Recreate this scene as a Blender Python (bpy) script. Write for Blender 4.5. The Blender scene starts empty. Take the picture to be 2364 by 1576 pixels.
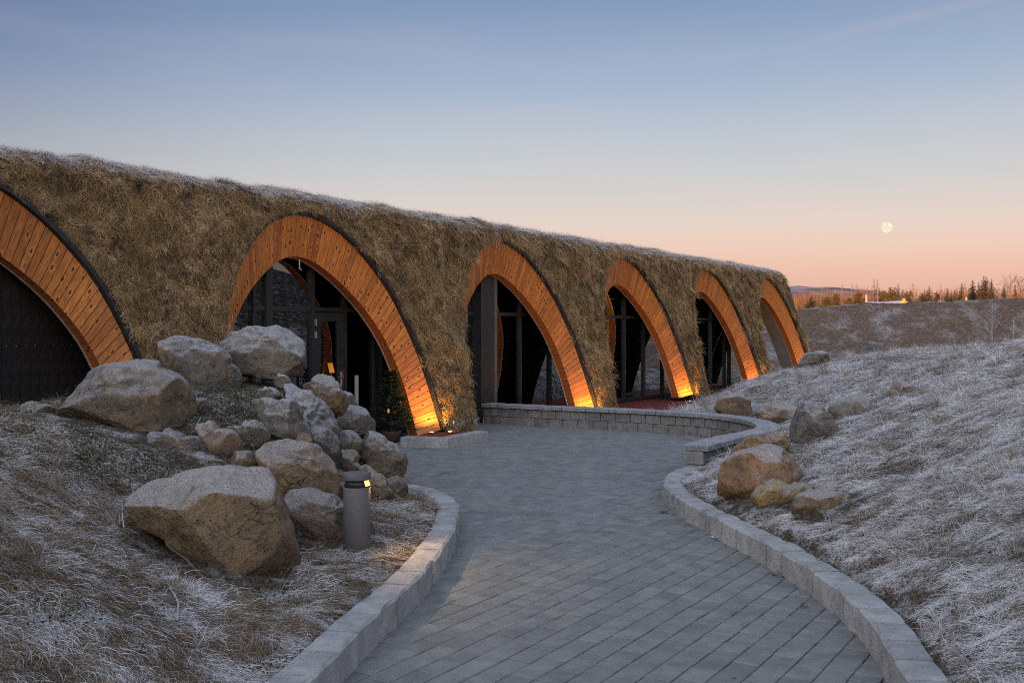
import bpy, bmesh, math, random
import numpy as np
from mathutils import Vector, Matrix, Euler

random.seed(7); RNG = np.random.default_rng(7)
SC = bpy.context.scene
COL = SC.collection

def srgb(r, g, b):
    def c(v):
        v /= 255.0
        return v / 12.92 if v <= 0.04045 else ((v + 0.055) / 1.055) ** 2.4
    return (c(r), c(g), c(b), 1.0)

# ------------------------------------------------------------------ camera, sky, sun, exposure
FPX, EYE, CX, HY = 2298.0, 1.8, 1182.0, 763.0        # focal length in photo pixels, eye height, centre column, horizon row
cam_d = bpy.data.cameras.new('camera'); cam = bpy.data.objects.new('camera', cam_d); COL.objects.link(cam)
cam.location = (0, 0, EYE); cam.rotation_euler = (math.pi / 2, 0, 0)
cam_d.sensor_width = 36.0; cam_d.lens = 36.0 * FPX / 2364.0
cam_d.shift_y = -25.0 / 2364.0
cam_d.clip_start = 0.1; cam_d.clip_end = 20000
SC.camera = cam
SC.view_settings.view_transform = 'Standard'; SC.view_settings.look = 'None'
SC.view_settings.exposure = 0.0; SC.view_settings.gamma = 1.0
SC.view_settings.use_curve_mapping = False
SC.cycles.max_bounces = 8; SC.cycles.transparent_max_bounces = 12
SC.cycles.caustics_reflective = False; SC.cycles.caustics_refractive = False
SC.cycles.use_denoising = False; SC.cycles.sample_clamp_indirect = 1.5; SC.cycles.blur_glossy = 1.0; SC.cycles.filter_width = 1.05

MOON_AZ = math.atan2(2047 - CX, FPX)                  # the full moon stands opposite the rising sun
SUN_EL = math.radians(2.0)

def build_world():
    w = bpy.data.worlds.new('World'); SC.world = w; w.use_nodes = True
    nt = w.node_tree; nt.nodes.clear(); L = nt.links
    out = nt.nodes.new('ShaderNodeOutputWorld')
    tc = nt.nodes.new('ShaderNodeTexCoord')
    sep = nt.nodes.new('ShaderNodeSeparateXYZ'); L.new(tc.outputs['Generated'], sep.inputs[0])
    mul = nt.nodes.new('ShaderNodeMath'); mul.operation = 'MULTIPLY_ADD'; mul.inputs[1].default_value = 0.8; mul.inputs[2].default_value = 0.1
    L.new(sep.outputs[2], mul.inputs[0])
    def ramp(stops):
        r = nt.nodes.new('ShaderNodeValToRGB'); cr = r.color_ramp
        while len(cr.elements) < len(stops): cr.elements.new(0.5)
        for e, (z, c) in zip(cr.elements, stops):
            e.position = z * 0.8 + 0.1; e.color = srgb(*c)
        L.new(mul.outputs[0], r.inputs[0]); return r
    warm = ramp([(-0.1, (150, 120, 115)), (0.0, (212, 168, 160)), (0.03, (227, 177, 162)), (0.055, (236, 190, 170)), (0.08, (237, 204, 187)),
                 (0.106, (228, 210, 200)), (0.145, (207, 206, 206)), (0.185, (190, 198, 208)), (0.238, (164, 180, 204)),
                 (0.29, (142, 162, 193)), (0.335, (120, 144, 181)), (0.5, (138, 156, 188)), (1.0, (166, 178, 200))])
    cool = ramp([(-0.1, (130, 112, 112)), (0.0, (186, 150, 146)), (0.05, (204, 174, 166)), (0.1, (192, 182, 178)), (0.165, (152, 158, 171)),
                 (0.2, (134, 146, 170)), (0.25, (110, 128, 164)), (0.285, (97, 117, 158)), (0.5, (122, 142, 178)), (1.0, (166, 178, 200))])
    dot = nt.nodes.new('ShaderNodeVectorMath'); dot.operation = 'DOT_PRODUCT'
    dot.inputs[1].default_value = (math.sin(MOON_AZ), math.cos(MOON_AZ), 0)
    L.new(tc.outputs['Generated'], dot.inputs[0])
    mr = nt.nodes.new('ShaderNodeMapRange'); mr.interpolation_type = 'SMOOTHSTEP'
    mr.inputs[1].default_value = 0.52; mr.inputs[2].default_value = 0.93
    L.new(dot.outputs['Value'], mr.inputs[0])
    mx = nt.nodes.new('ShaderNodeMix'); mx.data_type = 'RGBA'
    L.new(mr.outputs[0], mx.inputs[0]); L.new(cool.outputs[0], mx.inputs[6]); L.new(warm.outputs[0], mx.inputs[7])
    # faint high cirrus streaks
    mp = nt.nodes.new('ShaderNodeMapping'); mp.inputs['Rotation'].default_value = (0, math.radians(14), math.radians(-20)); mp.inputs['Scale'].default_value = (1.3, 1.3, 9)
    L.new(tc.outputs['Generated'], mp.inputs[0])
    nz = nt.nodes.new('ShaderNodeTexNoise'); nz.inputs['Scale'].default_value = 2.6; nz.inputs['Detail'].default_value = 6; nz.inputs['Roughness'].default_value = 0.55
    L.new(mp.outputs[0], nz.inputs['Vector'])
    m2 = nt.nodes.new('ShaderNodeMapRange'); m2.inputs[1].default_value = 0.5; m2.inputs[2].default_value = 0.8; m2.inputs[3].default_value = 0; m2.inputs[4].default_value = 0.13
    L.new(nz.outputs['Fac'], m2.inputs[0])
    # one old contrail: a thin band along a great circle
    def ray(x, y): return Vector(((x - CX) / FPX, 1, (HY - y) / FPX)).normalized()
    a, b = ray(1700, 138), ray(2256, 0)
    nrm = a.cross(b).normalized()
    d2 = nt.nodes.new('ShaderNodeVectorMath'); d2.operation = 'DOT_PRODUCT'; d2.inputs[1].default_value = nrm
    wob = nt.nodes.new('ShaderNodeVectorMath'); wob.operation = 'MULTIPLY_ADD'
    nz2 = nt.nodes.new('ShaderNodeTexNoise'); nz2.inputs['Scale'].default_value = 9; nz2.inputs['Detail'].default_value = 3
    L.new(tc.outputs['Generated'], nz2.inputs['Vector'])
    wob.inputs[1].default_value = (0.006, 0.006, 0.006); L.new(nz2.outputs['Color'], wob.inputs[0]); L.new(tc.outputs['Generated'], wob.inputs[2])
    L.new(wob.outputs[0], d2.inputs[0])
    ab = nt.nodes.new('ShaderNodeMath'); ab.operation = 'ABSOLUTE'; L.new(d2.outputs['Value'], ab.inputs[0])
    m3 = nt.nodes.new('ShaderNodeMapRange'); m3.interpolation_type = 'SMOOTHSTEP'; m3.inputs[1].default_value = 0.0; m3.inputs[2].default_value = 0.009; m3.inputs[3].default_value = 0.12; m3.inputs[4].default_value = 0
    L.new(ab.outputs[0], m3.inputs[0])
    sx = nt.nodes.new('ShaderNodeMapRange'); sx.interpolation_type = 'SMOOTHSTEP'; sx.inputs[1].default_value = 0.17; sx.inputs[2].default_value = 0.36
    L.new(sep.outputs[0], sx.inputs[0])
    m4 = nt.nodes.new('ShaderNodeMath'); m4.operation = 'MULTIPLY'; L.new(m3.outputs[0], m4.inputs[0]); L.new(sx.outputs[0], m4.inputs[1])
    mxa = nt.nodes.new('ShaderNodeMath'); mxa.operation = 'MAXIMUM'; L.new(m2.outputs[0], mxa.inputs[0]); L.new(m4.outputs[0], mxa.inputs[1])
    mx2 = nt.nodes.new('ShaderNodeMix'); mx2.data_type = 'RGBA'; mx2.inputs[7].default_value = srgb(226, 196, 192)
    L.new(mxa.outputs[0], mx2.inputs[0]); L.new(mx.outputs[2], mx2.inputs[6])
    # the sunrise half of the sky, behind the viewer, is several times brighter than the half facing the moon
    dawn = ramp([(-0.1, (150, 110, 90)), (0.0, (255, 178, 110)), (0.06, (255, 205, 150)), (0.15, (246, 220, 190)), (0.3, (214, 212, 212)), (0.5, (172, 184, 204)), (1.0, (166, 178, 200))])
    m5 = nt.nodes.new('ShaderNodeMapRange'); m5.interpolation_type = 'SMOOTHSTEP'; m5.inputs[1].default_value = 0.35; m5.inputs[2].default_value = -0.85
    L.new(dot.outputs['Value'], m5.inputs[0])
    mx3 = nt.nodes.new('ShaderNodeMix'); mx3.data_type = 'RGBA'; L.new(m5.outputs[0], mx3.inputs[0]); L.new(mx2.outputs[2], mx3.inputs[6]); L.new(dawn.outputs[0], mx3.inputs[7])
    m6 = nt.nodes.new('ShaderNodeMapRange'); m6.inputs[3].default_value = 1.0; m6.inputs[4].default_value = 3.3; L.new(m5.outputs[0], m6.inputs[0])
    bg = nt.nodes.new('ShaderNodeBackground'); L.new(m6.outputs[0], bg.inputs['Strength']); L.new(mx3.outputs[2], bg.inputs[0])
    sky = nt.nodes.new('ShaderNodeTexSky'); sky.sky_type = 'NISHITA'; sky.sun_disc = False
    sky.sun_elevation = SUN_EL; sky.sun_rotation = MOON_AZ + math.pi
    bg2 = nt.nodes.new('ShaderNodeBackground'); bg2.inputs['Strength'].default_value = 0.008; L.new(sky.outputs[0], bg2.inputs[0])
    add = nt.nodes.new('ShaderNodeAddShader'); L.new(bg.outputs[0], add.inputs[0]); L.new(bg2.outputs[0], add.inputs[1])
    L.new(add.outputs[0], out.inputs[0])
build_world()

sun_d = bpy.data.lights.new('sun', 'SUN'); sun_d.energy = 4.2; sun_d.angle = math.radians(0.5); sun_d.color = (1.0, 0.40, 0.17)
sun = bpy.data.objects.new('sun', sun_d); COL.objects.link(sun)
sun.rotation_euler = Vector((math.sin(MOON_AZ) * math.cos(SUN_EL), math.cos(MOON_AZ) * math.cos(SUN_EL), -math.sin(SUN_EL))).to_track_quat('-Z', 'Y').to_euler()

# ------------------------------------------------------------------ helpers
def tag(o, label=None, cat=None, group=None, kind=None):
    if label: o['label'] = label
    if cat: o['category'] = cat
    if group: o['group'] = group
    if kind: o['kind'] = kind
    return o
def link(o, parent=None):
    COL.objects.link(o)
    if parent: o.parent = parent
    return o
def empty(name, loc=(0, 0, 0), rz=0.0, parent=None):
    o = bpy.data.objects.new(name, None); o.location = loc; o.rotation_euler = (0, 0, rz); o.empty_display_size = 0.2
    return link(o, parent)
def make_mesh(name, v, f, mat=None, smooth=False, uv=None, attrs=None):
    me = bpy.data.meshes.new(name); me.from_pydata([tuple(map(float, p)) for p in v], [], [tuple(int(i) for i in q) for q in f])
    if mat: me.materials.append(mat)
    if uv is not None:
        l = me.uv_layers.new(name='UVMap'); idx = np.empty(len(me.loops), int); me.loops.foreach_get('vertex_index', idx)
        l.data.foreach_set('uv', np.asarray(uv, float)[idx].ravel())
    for k, a in (attrs or {}).items():
        t = me.attributes.new(k, 'FLOAT', 'POINT'); t.data.foreach_set('value', np.asarray(a, float))
    if smooth: me.polygons.foreach_set('use_smooth', [True] * len(me.polygons))
    me.update(); return me
def fast_mesh(name, v, quads, mat=None, smooth=True, attrs=None):
    v = np.asarray(v, np.float32); quads = np.asarray(quads, np.int32); k = quads.shape[1]
    me = bpy.data.meshes.new(name); me.vertices.add(len(v)); me.vertices.foreach_set('co', v.ravel())
    me.loops.add(quads.size); me.loops.foreach_set('vertex_index', quads.ravel())
    me.polygons.add(len(quads)); me.polygons.foreach_set('loop_start', np.arange(0, quads.size, k, dtype=np.int32))
    if mat: me.materials.append(mat)
    for kk, a in (attrs or {}).items():
        t = me.attributes.new(kk, 'FLOAT', 'POINT'); t.data.foreach_set('value', np.asarray(a, np.float32))
    me.update(calc_edges=True)
    me.polygons.foreach_set('use_smooth', np.full(len(quads), smooth)); me.validate()
    return me
def mobj(name, me, parent=None, loc=(0, 0, 0), rot=(0, 0, 0)):
    o = bpy.data.objects.new(name, me); o.location = loc; o.rotation_euler = rot
    return link(o, parent)
class MB:                                                  # collects simple solids into one mesh
    def __init__(s): s.v = []; s.f = []; s.uv = []
    def add(s, v, f):
        n = len(s.v); s.v += [tuple(p) for p in v]; s.f += [tuple(i + n for i in q) for q in f]; return s
    def box(s, lo, hi):
        (a, b, c), (d, e, g) = lo, hi
        return s.add([(a, b, c), (d, b, c), (d, e, c), (a, e, c), (a, b, g), (d, b, g), (d, e, g), (a, e, g)],
                     [(0, 3, 2, 1), (4, 5, 6, 7), (0, 1, 5, 4), (1, 2, 6, 5), (2, 3, 7, 6), (3, 0, 4, 7)])
    def tube(s, pts, rad, n=6, cap=True):
        pts = [Vector(p) for p in pts]; rad = rad if hasattr(rad, '__len__') else [rad] * len(pts); vs = []; fs = []
        for i, p in enumerate(pts):
            t = (pts[min(i + 1, len(pts) - 1)] - pts[max(i - 1, 0)]).normalized()
            u = t.cross(Vector((0, 0, 1)) if abs(t.z) < 0.9 else Vector((1, 0, 0))).normalized(); w = t.cross(u)
            vs += [p + (u * math.cos(2 * math.pi * k / n) + w * math.sin(2 * math.pi * k / n)) * rad[i] for k in range(n)]
        for i in range(len(pts) - 1):
            for k in range(n): fs.append((i * n + k, i * n + (k + 1) % n, (i + 1) * n + (k + 1) % n, (i + 1) * n + k))
        if cap: fs += [tuple(range(n - 1, -1, -1)), tuple((len(pts) - 1) * n + k for k in range(n))]
        return s.add(vs, fs)
    def lathe(s, prof, n=40, c=(0, 0), cap0=True, cap1=True):
        vs = []; fs = []
        for r, z in prof: vs += [(c[0] + r * math.cos(2 * math.pi * k / n), c[1] + r * math.sin(2 * math.pi * k / n), z) for k in range(n)]
        for i in range(len(prof) - 1):
            for k in range(n): fs.append((i * n + k, i * n + (k + 1) % n, (i + 1) * n + (k + 1) % n, (i + 1) * n + k))
        if cap0: fs.append(tuple(range(n - 1, -1, -1)))
        if cap1: fs.append(tuple((len(prof) - 1) * n + k for k in range(n)))
        return s.add(vs, fs)
    def mesh(s, name, mat, smooth=False): return make_mesh(name, s.v, s.f, mat, smooth)
    def build(s, name, mat, parent=None, smooth=False, loc=(0, 0, 0)): return mobj(name, s.mesh(name, mat, smooth), parent, loc)

# vectorised gradient noise
_perm = np.random.default_rng(3).permutation(256); _perm = np.concatenate([_perm, _perm, _perm])
_grad = np.random.default_rng(4).normal(size=(256, 3)); _grad /= np.linalg.norm(_grad, axis=1)[:, None]
def noise(p):
    p = np.asarray(p, float); i = np.floor(p).astype(int); f = p - i; u = f * f * f * (f * (f * 6 - 15) + 10); i &= 255; r = 0
    for dx in (0, 1):
        for dy in (0, 1):
            for dz in (0, 1):
                h = _perm[_perm[_perm[(i[:, 0] + dx) & 255] + ((i[:, 1] + dy) & 255)] + ((i[:, 2] + dz) & 255)]
                g = _grad[h]; d = f - np.array([dx, dy, dz])
                w = (u[:, 0] if dx else 1 - u[:, 0]) * (u[:, 1] if dy else 1 - u[:, 1]) * (u[:, 2] if dz else 1 - u[:, 2])
                r = r + w * (g * d).sum(1)
    return r * 1.6
def fbm(p, oct=4, gain=0.5):
    p = np.asarray(p, float); a = 1.0; r = 0
    for k in range(oct): r = r + a * noise(p * (2.03 ** k) + 17.3 * k); a *= gain
    return r
def catmull(P, n=8, ):
    P = [np.array(p, float) for p in P]; P = [2 * P[0] - P[1]] + P + [2 * P[-1] - P[-2]]; out = []
    for i in range(1, len(P) - 2):
        for k in range(n):
            t = k / n
            out.append(0.5 * ((2 * P[i]) + (-P[i - 1] + P[i + 1]) * t + (2 * P[i - 1] - 5 * P[i] + 4 * P[i + 1] - P[i + 2]) * t * t + (-P[i - 1] + 3 * P[i] - 3 * P[i + 1] + P[i + 2]) * t ** 3))
    out.append(P[-2]); return np.array(out)
def resample(C, step=None, n=None):
    C = np.asarray(C, float); d = np.r_[0, np.cumsum(np.linalg.norm(np.diff(C, axis=0), axis=1))]
    n = n or max(2, int(round(d[-1] / step)) + 1); s = np.linspace(0, d[-1], n)
    return np.stack([np.interp(s, d, C[:, k]) for k in range(C.shape[1])], 1)
def inpoly(P, poly):
    P = np.asarray(P, float); x, y = P[:, 0], P[:, 1]; r = np.zeros(len(P), bool); poly = np.asarray(poly, float); j = len(poly) - 1
    for i in range(len(poly)):
        xi, yi = poly[i]; xj, yj = poly[j]
        c = ((yi > y) != (yj > y)) & (x < (xj - xi) * (y - yi) / (yj - yi + 1e-12) + xi); r ^= c; j = i
    return r
def dist_line(P, C):
    P = np.asarray(P, float)[:, :2]; C = np.asarray(C, float); best = np.full(len(P), 1e9)
    for a, b in zip(C[:-1], C[1:]):
        ab = b - a; t = np.clip(((P - a) @ ab) / (ab @ ab + 1e-12), 0, 1)
        best = np.minimum(best, np.linalg.norm(P - a - t[:, None] * ab, axis=1))
    return best

# ------------------------------------------------------------------ materials
class NT:
    def __init__(s, name):
        s.m = bpy.data.materials.new(name); s.m.use_nodes = True; s.t = s.m.node_tree; s.b = s.t.nodes['Principled BSDF']; s.out = s.t.nodes['Material Output']
        s.b.inputs['Roughness'].default_value = 0.85; s.b.inputs['Specular IOR Level'].default_value = 0.3
    def n(s, ty, ins=None, **kw):
        nd = s.t.nodes.new(ty)
        for k, v in kw.items(): setattr(nd, k, v)
        for k, v in (ins or {}).items(): s.set(nd.inputs[k], v)
        return nd
    def set(s, sock, v):
        if isinstance(v, bpy.types.NodeSocket): s.t.links.new(v, sock)
        elif isinstance(v, bpy.types.Node): s.t.links.new(v.outputs[0], sock)
        else: sock.default_value = v
    def noise(s, scale, vec=None, detail=4, rough=0.55, dist=0.0):
        nd = s.n('ShaderNodeTexNoise', {'Scale': scale, 'Detail': detail, 'Roughness': rough, 'Distortion': dist})
        if vec is not None: s.set(nd.inputs['Vector'], vec)
        return nd.outputs['Fac']
    def ramp(s, fac, stops, interp='LINEAR'):
        r = s.n('ShaderNodeValToRGB'); r.color_ramp.interpolation = interp; e = r.color_ramp.elements
        while len(e) < len(stops): e.new(0.5)
        for a, (p, c) in zip(e, stops): a.position = p; a.color = c if len(c) == 4 else (*c, 1)
        s.set(r.inputs[0], fac); return r.outputs[0]
    def mix(s, f, a, b, mode='MIX'):
        m = s.n('ShaderNodeMix', data_type='RGBA', blend_type=mode); s.set(m.inputs[0], f)
        for k, v in ((6, a), (7, b)): s.set(m.inputs[k], (*v, 1) if isinstance(v, tuple) and len(v) == 3 else v)
        return m.outputs[2]
    def math(s, op, a, b=0.0, c=0.0, clamp=False):
        m = s.n('ShaderNodeMath', operation=op, use_clamp=clamp)
        for k, v in enumerate((a, b, c)): s.set(m.inputs[k], v)
        return m.outputs[0]
    def rng(s, v, a, b, c=0.0, d=1.0, smooth=True):
        m = s.n('ShaderNodeMapRange', {0: v, 1: a, 2: b, 3: c, 4: d}, interpolation_type='SMOOTHSTEP' if smooth else 'LINEAR'); return m.outputs[0]
    def attr(s, name, ty='GEOMETRY'): return s.n('ShaderNodeAttribute', attribute_type=ty, attribute_name=name)
    def coord(s, k='Object'): return s.n('ShaderNodeTexCoord').outputs[k]
    def pos(s): return s.n('ShaderNodeNewGeometry').outputs['Position']
    def mapv(s, vec, scale=(1, 1, 1), loc=(0, 0, 0), rot=(0, 0, 0)):
        return s.n('ShaderNodeMapping', {'Vector': vec, 'Scale': scale, 'Location': loc, 'Rotation': rot}).outputs[0]
    def bump(s, h, strength=0.4, dist=0.02):
        b = s.n('ShaderNodeBump', {'Height': h, 'Strength': strength, 'Distance': dist}); s.t.links.new(b.outputs[0], s.b.inputs['Normal']); return b
    def base(s, c): s.set(s.b.inputs['Base Color'], (*c, 1) if isinstance(c, tuple) and len(c) == 3 else c); return s
FROST = (0.60, 0.60, 0.63)
def simple(name, col, rough=0.7, metal=0.0, var=0.12, scale=6.0, emit=None, estr=0.0):
    t = NT(name); nz = t.noise(scale, t.coord(), 5)
    t.base(t.mix(t.rng(nz, 0.3, 0.7), tuple(c * (1 - var) for c in col), tuple(min(1, c * (1 + var)) for c in col)))
    t.b.inputs['Roughness'].default_value = rough; t.b.inputs['Metallic'].default_value = metal
    t.bump(t.noise(scale * 14, t.coord(), 3), 0.12, 0.004)
    if emit: t.b.inputs['Emission Color'].default_value = (*emit, 1); t.b.inputs['Emission Strength'].default_value = estr
    return t.m
def stone_mat(name, dark, light, scale=9.0, frost=0.0, wet=0.0):
    t = NT(name); P = t.pos(); tint = t.attr('tint').outputs['Fac']
    a = t.noise(scale, P, 6, 0.6); b = t.noise(scale * 16, P, 3, 0.6)
    c = t.mix(t.rng(t.math('ADD', t.math('MULTIPLY', a, 0.7), t.math('MULTIPLY', b, 0.3)), 0.3, 0.68), dark, light)
    c = t.mix(1.0, c, t.ramp(tint, [(0, (0.83, 0.83, 0.83)), (0.5, (1, 1, 1)), (1, (1.15, 1.15, 1.14))]), 'MULTIPLY')
    c = t.mix(t.rng(t.noise(1.6, P, 5), 0.5, 0.72, 0, 0.32), c, tuple(v * 0.55 for v in dark))
    if frost:
        nz = t.n('ShaderNodeNewGeometry').outputs['Normal']; z = t.n('ShaderNodeSeparateXYZ', {0: nz}).outputs[2]
        c = t.mix(t.math('MULTIPLY', t.rng(z, 0.5, 0.95), t.rng(t.noise(30, P, 5), 0.38, 0.62, 0, frost)), c, FROST)
    t.base(c); t.b.inputs['Roughness'].default_value = 0.78
    t.bump(t.math('ADD', t.math('MULTIPLY', b, 0.6), t.noise(scale * 40, P, 2)), 0.8, 0.008); return t.m
M_PAVER = stone_mat('paver_concrete', (0.160, 0.166, 0.160), (0.236, 0.242, 0.233), 7)
M_KERB = stone_mat('kerb_stone', (0.25, 0.25, 0.25), (0.42, 0.42, 0.41), 8)
M_WALL = stone_mat('wall_stone', (0.13, 0.125, 0.12), (0.24, 0.23, 0.22), 7)
M_COPING = stone_mat('coping_stone', (0.17, 0.17, 0.18), (0.30, 0.30, 0.31), 9, frost=0.35)
M_SAND = simple('joint_sand', (0.028, 0.024, 0.02), 0.95, var=0.3, scale=30)

def ground_mat(name, earth=(0.032, 0.025, 0.019), straw=(0.12, 0.092, 0.062), cover=0.35):
    t = NT(name); P = t.pos()
    a = t.noise(5, P, 6, 0.65); b = t.noise(60, t.mapv(P, (1, 0.4, 1)), 5, 0.7)
    c = t.mix(t.rng(b, 0.38, 0.62), earth, straw)
    f = t.math('MULTIPLY', t.rng(a, 0.6 - cover * 0.4, 0.72), t.rng(t.noise(90, P, 4, 0.7), 0.36, 0.6))
    c = t.mix(t.math('MULTIPLY', f, 0.9), c, FROST)
    t.base(c); t.b.inputs['Roughness'].default_value = 0.95; t.b.inputs['Specular IOR Level'].default_value = 0.1
    t.bump(b, 0.9, 0.03); return t.m
M_GROUND = ground_mat('frosted_soil')
def bank_mat():
    t = NT('bank_earth'); P = t.pos()
    a = t.noise(0.6, t.mapv(P, (1, 0.5, 1.4), rot=(0, math.radians(35), 0)), 10, 0.7); b = t.noise(7, P, 6, 0.7); g = t.noise(28, P, 4, 0.6)
    c = t.mix(t.rng(b, 0.35, 0.65), (0.105, 0.064, 0.041), (0.22, 0.148, 0.102))
    z = t.n('ShaderNodeSeparateXYZ', {0: t.n('ShaderNodeNewGeometry').outputs['Normal']}).outputs[2]
    f = t.math('MULTIPLY', t.rng(a, 0.49, 0.66), t.rng(g, 0.40, 0.58))
    f = t.math('MAXIMUM', t.math('MULTIPLY', f, 0.75), t.math('MULTIPLY', t.rng(z, 0.984, 0.999), 0.75))
    f = t.math('MAXIMUM', f, t.math('MULTIPLY', t.rng(t.noise(18, P, 3), 0.6, 0.68), 0.4))
    t.base(t.mix(f, c, FROST)); t.bump(t.math('ADD', b, t.math('MULTIPLY', g, 0.5)), 1.0, 0.12); return t.m
M_BANK = bank_mat()
def far_mat():
    t = NT('moorland'); P = t.pos(); a = t.noise(0.012, t.mapv(P, (1, 1, 7)), 6, 0.62)
    t.base(t.mix(t.rng(a, 0.44, 0.64), (0.10, 0.075, 0.085), (0.30, 0.27, 0.27))); return t.m
M_FAR = far_mat()
def ridge_mat():
    t = NT('ridge_moor'); P = t.pos(); a = t.noise(0.5, t.mapv(P, (1, 1, 3)), 7, 0.7); b = t.noise(3, P, 6, 0.7)
    t.base(t.mix(t.math('MULTIPLY', t.rng(a, 0.42, 0.6), t.rng(b, 0.35, 0.6)), (0.06, 0.045, 0.035), (0.5, 0.5, 0.53))); t.bump(b, 1.0, 0.3); return t.m
M_RIDGE = ridge_mat()

def rock_mat():
    t = NT('boulder_stone'); P = t.pos(); O = t.coord('Object'); oi = t.n('ShaderNodeObjectInfo')
    big = t.noise(2.6, P, 6, 0.62, 0.6); mid = t.noise(11, P, 7, 0.66); fine = t.noise(70, P, 4, 0.65)
    c = t.mix(t.rng(big, 0.35, 0.65), (0.62, 0.62, 0.64), (1.15, 1.12, 1.05))
    c = t.mix(1.0, oi.outputs['Color'], c, 'MULTIPLY')
    c = t.mix(t.rng(t.noise(19, P, 8, 0.72), 0.47, 0.64, 0, 0.75), c, (0.04, 0.035, 0.031))
    c = t.mix(t.math('MULTIPLY', t.rng(t.noise(4.2, t.mapv(P, (1, 1, 1), (9, 3, 1)), 5), 0.5, 0.7), 0.45), c, (0.25, 0.15, 0.065))
    c = t.mix(t.rng(fine, 0.3, 0.7, 0.0, 0.35), c, t.mix(0.5, c, (0.4, 0.38, 0.35)))
    vor = t.n('ShaderNodeTexVoronoi', {'Vector': P, 'Scale': 26.0, 'Randomness': 1.0}); pit = t.rng(vor.outputs['Distance'], 0.05, 0.2)
    pm = t.rng(t.noise(3, P, 2), 0.5, 0.62); pit = t.math('SUBTRACT', 1.0, t.math('MULTIPLY', t.math('SUBTRACT', 1.0, pit), pm))
    c = t.mix(t.math('SUBTRACT', 1.0, pit), c, (0.03, 0.027, 0.025))
    wav = t.n('ShaderNodeTexWave', {'Vector': t.mapv(P, (1, 1, 1), rot=(0.4, 0.5, 0.2)), 'Scale': 2.4, 'Distortion': 9.0, 'Detail': 4.0, 'Detail Scale': 1.4}).outputs['Fac']
    cv = t.n('ShaderNodeVectorMath', {0: P, 1: t.n('ShaderNodeVectorMath', {0: t.n('ShaderNodeTexNoise', {'Vector': P, 'Scale': 5.0, 'Detail': 5.0}).outputs['Color'], 1: (.22, .22, .22)}, operation='MULTIPLY').outputs[0]}, operation='ADD').outputs[0]
    crk = t.n('ShaderNodeTexVoronoi', {'Vector': t.mapv(cv, (1, 1, 1.7), rot=(.5, .3, 0)), 'Scale': 3.4}, feature='DISTANCE_TO_EDGE').outputs['Distance']
    crk = t.math('MULTIPLY', t.rng(crk, 0.0, 0.018, 1, 0), t.rng(t.noise(2.3, P, 3), .52, .62)); c = t.mix(t.math('MULTIPLY', crk, .35), c, (.028, .024, .02))
    nz = t.n('ShaderNodeSeparateXYZ', {0: t.n('ShaderNodeNewGeometry').outputs['Normal']}).outputs[2]
    pt = t.n('ShaderNodeNewGeometry').outputs['Pointiness']
    f = t.math('ADD', t.rng(nz, -0.15, 1.0, 0, 1.0, False), t.math('MULTIPLY', t.math('SUBTRACT', t.noise(38, P, 8, 0.8), 0.5), 1.1))
    f = t.math('ADD', f, t.math('MULTIPLY', t.math('SUBTRACT', pt, 0.5), 2.2))
    f = t.math('ADD', f, t.math('MULTIPLY', t.math('SUBTRACT', wav, 0.5), 0.06))
    f = t.math('MULTIPLY', t.rng(f, 0.36, 1.0, 0, 0.82), t.rng(t.noise(55, P, 6, 0.8), 0.32, 0.62, 0.25, 1.0))
    f = t.math('MULTIPLY', f, oi.outputs['Alpha'])
    t.base(t.mix(f, c, FROST)); t.b.inputs['Roughness'].default_value = 0.9; t.b.inputs['Specular IOR Level'].default_value = 0.2
    h = t.math('ADD', t.math('ADD', t.math('MULTIPLY', mid, 0.5), t.math('MULTIPLY', t.noise(26, P, 8, 0.72), 0.6)), t.math('ADD', t.math('MULTIPLY', fine, 0.25), t.math('MULTIPLY', pit, 0.35)))
    h = t.math('SUBTRACT', t.math('ADD', h, t.math('MULTIPLY', wav, 0.12)), t.math('MULTIPLY', crk, .5))
    t.bump(h, 1.0, 0.075); return t.m
M_ROCK = rock_mat()
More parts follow.
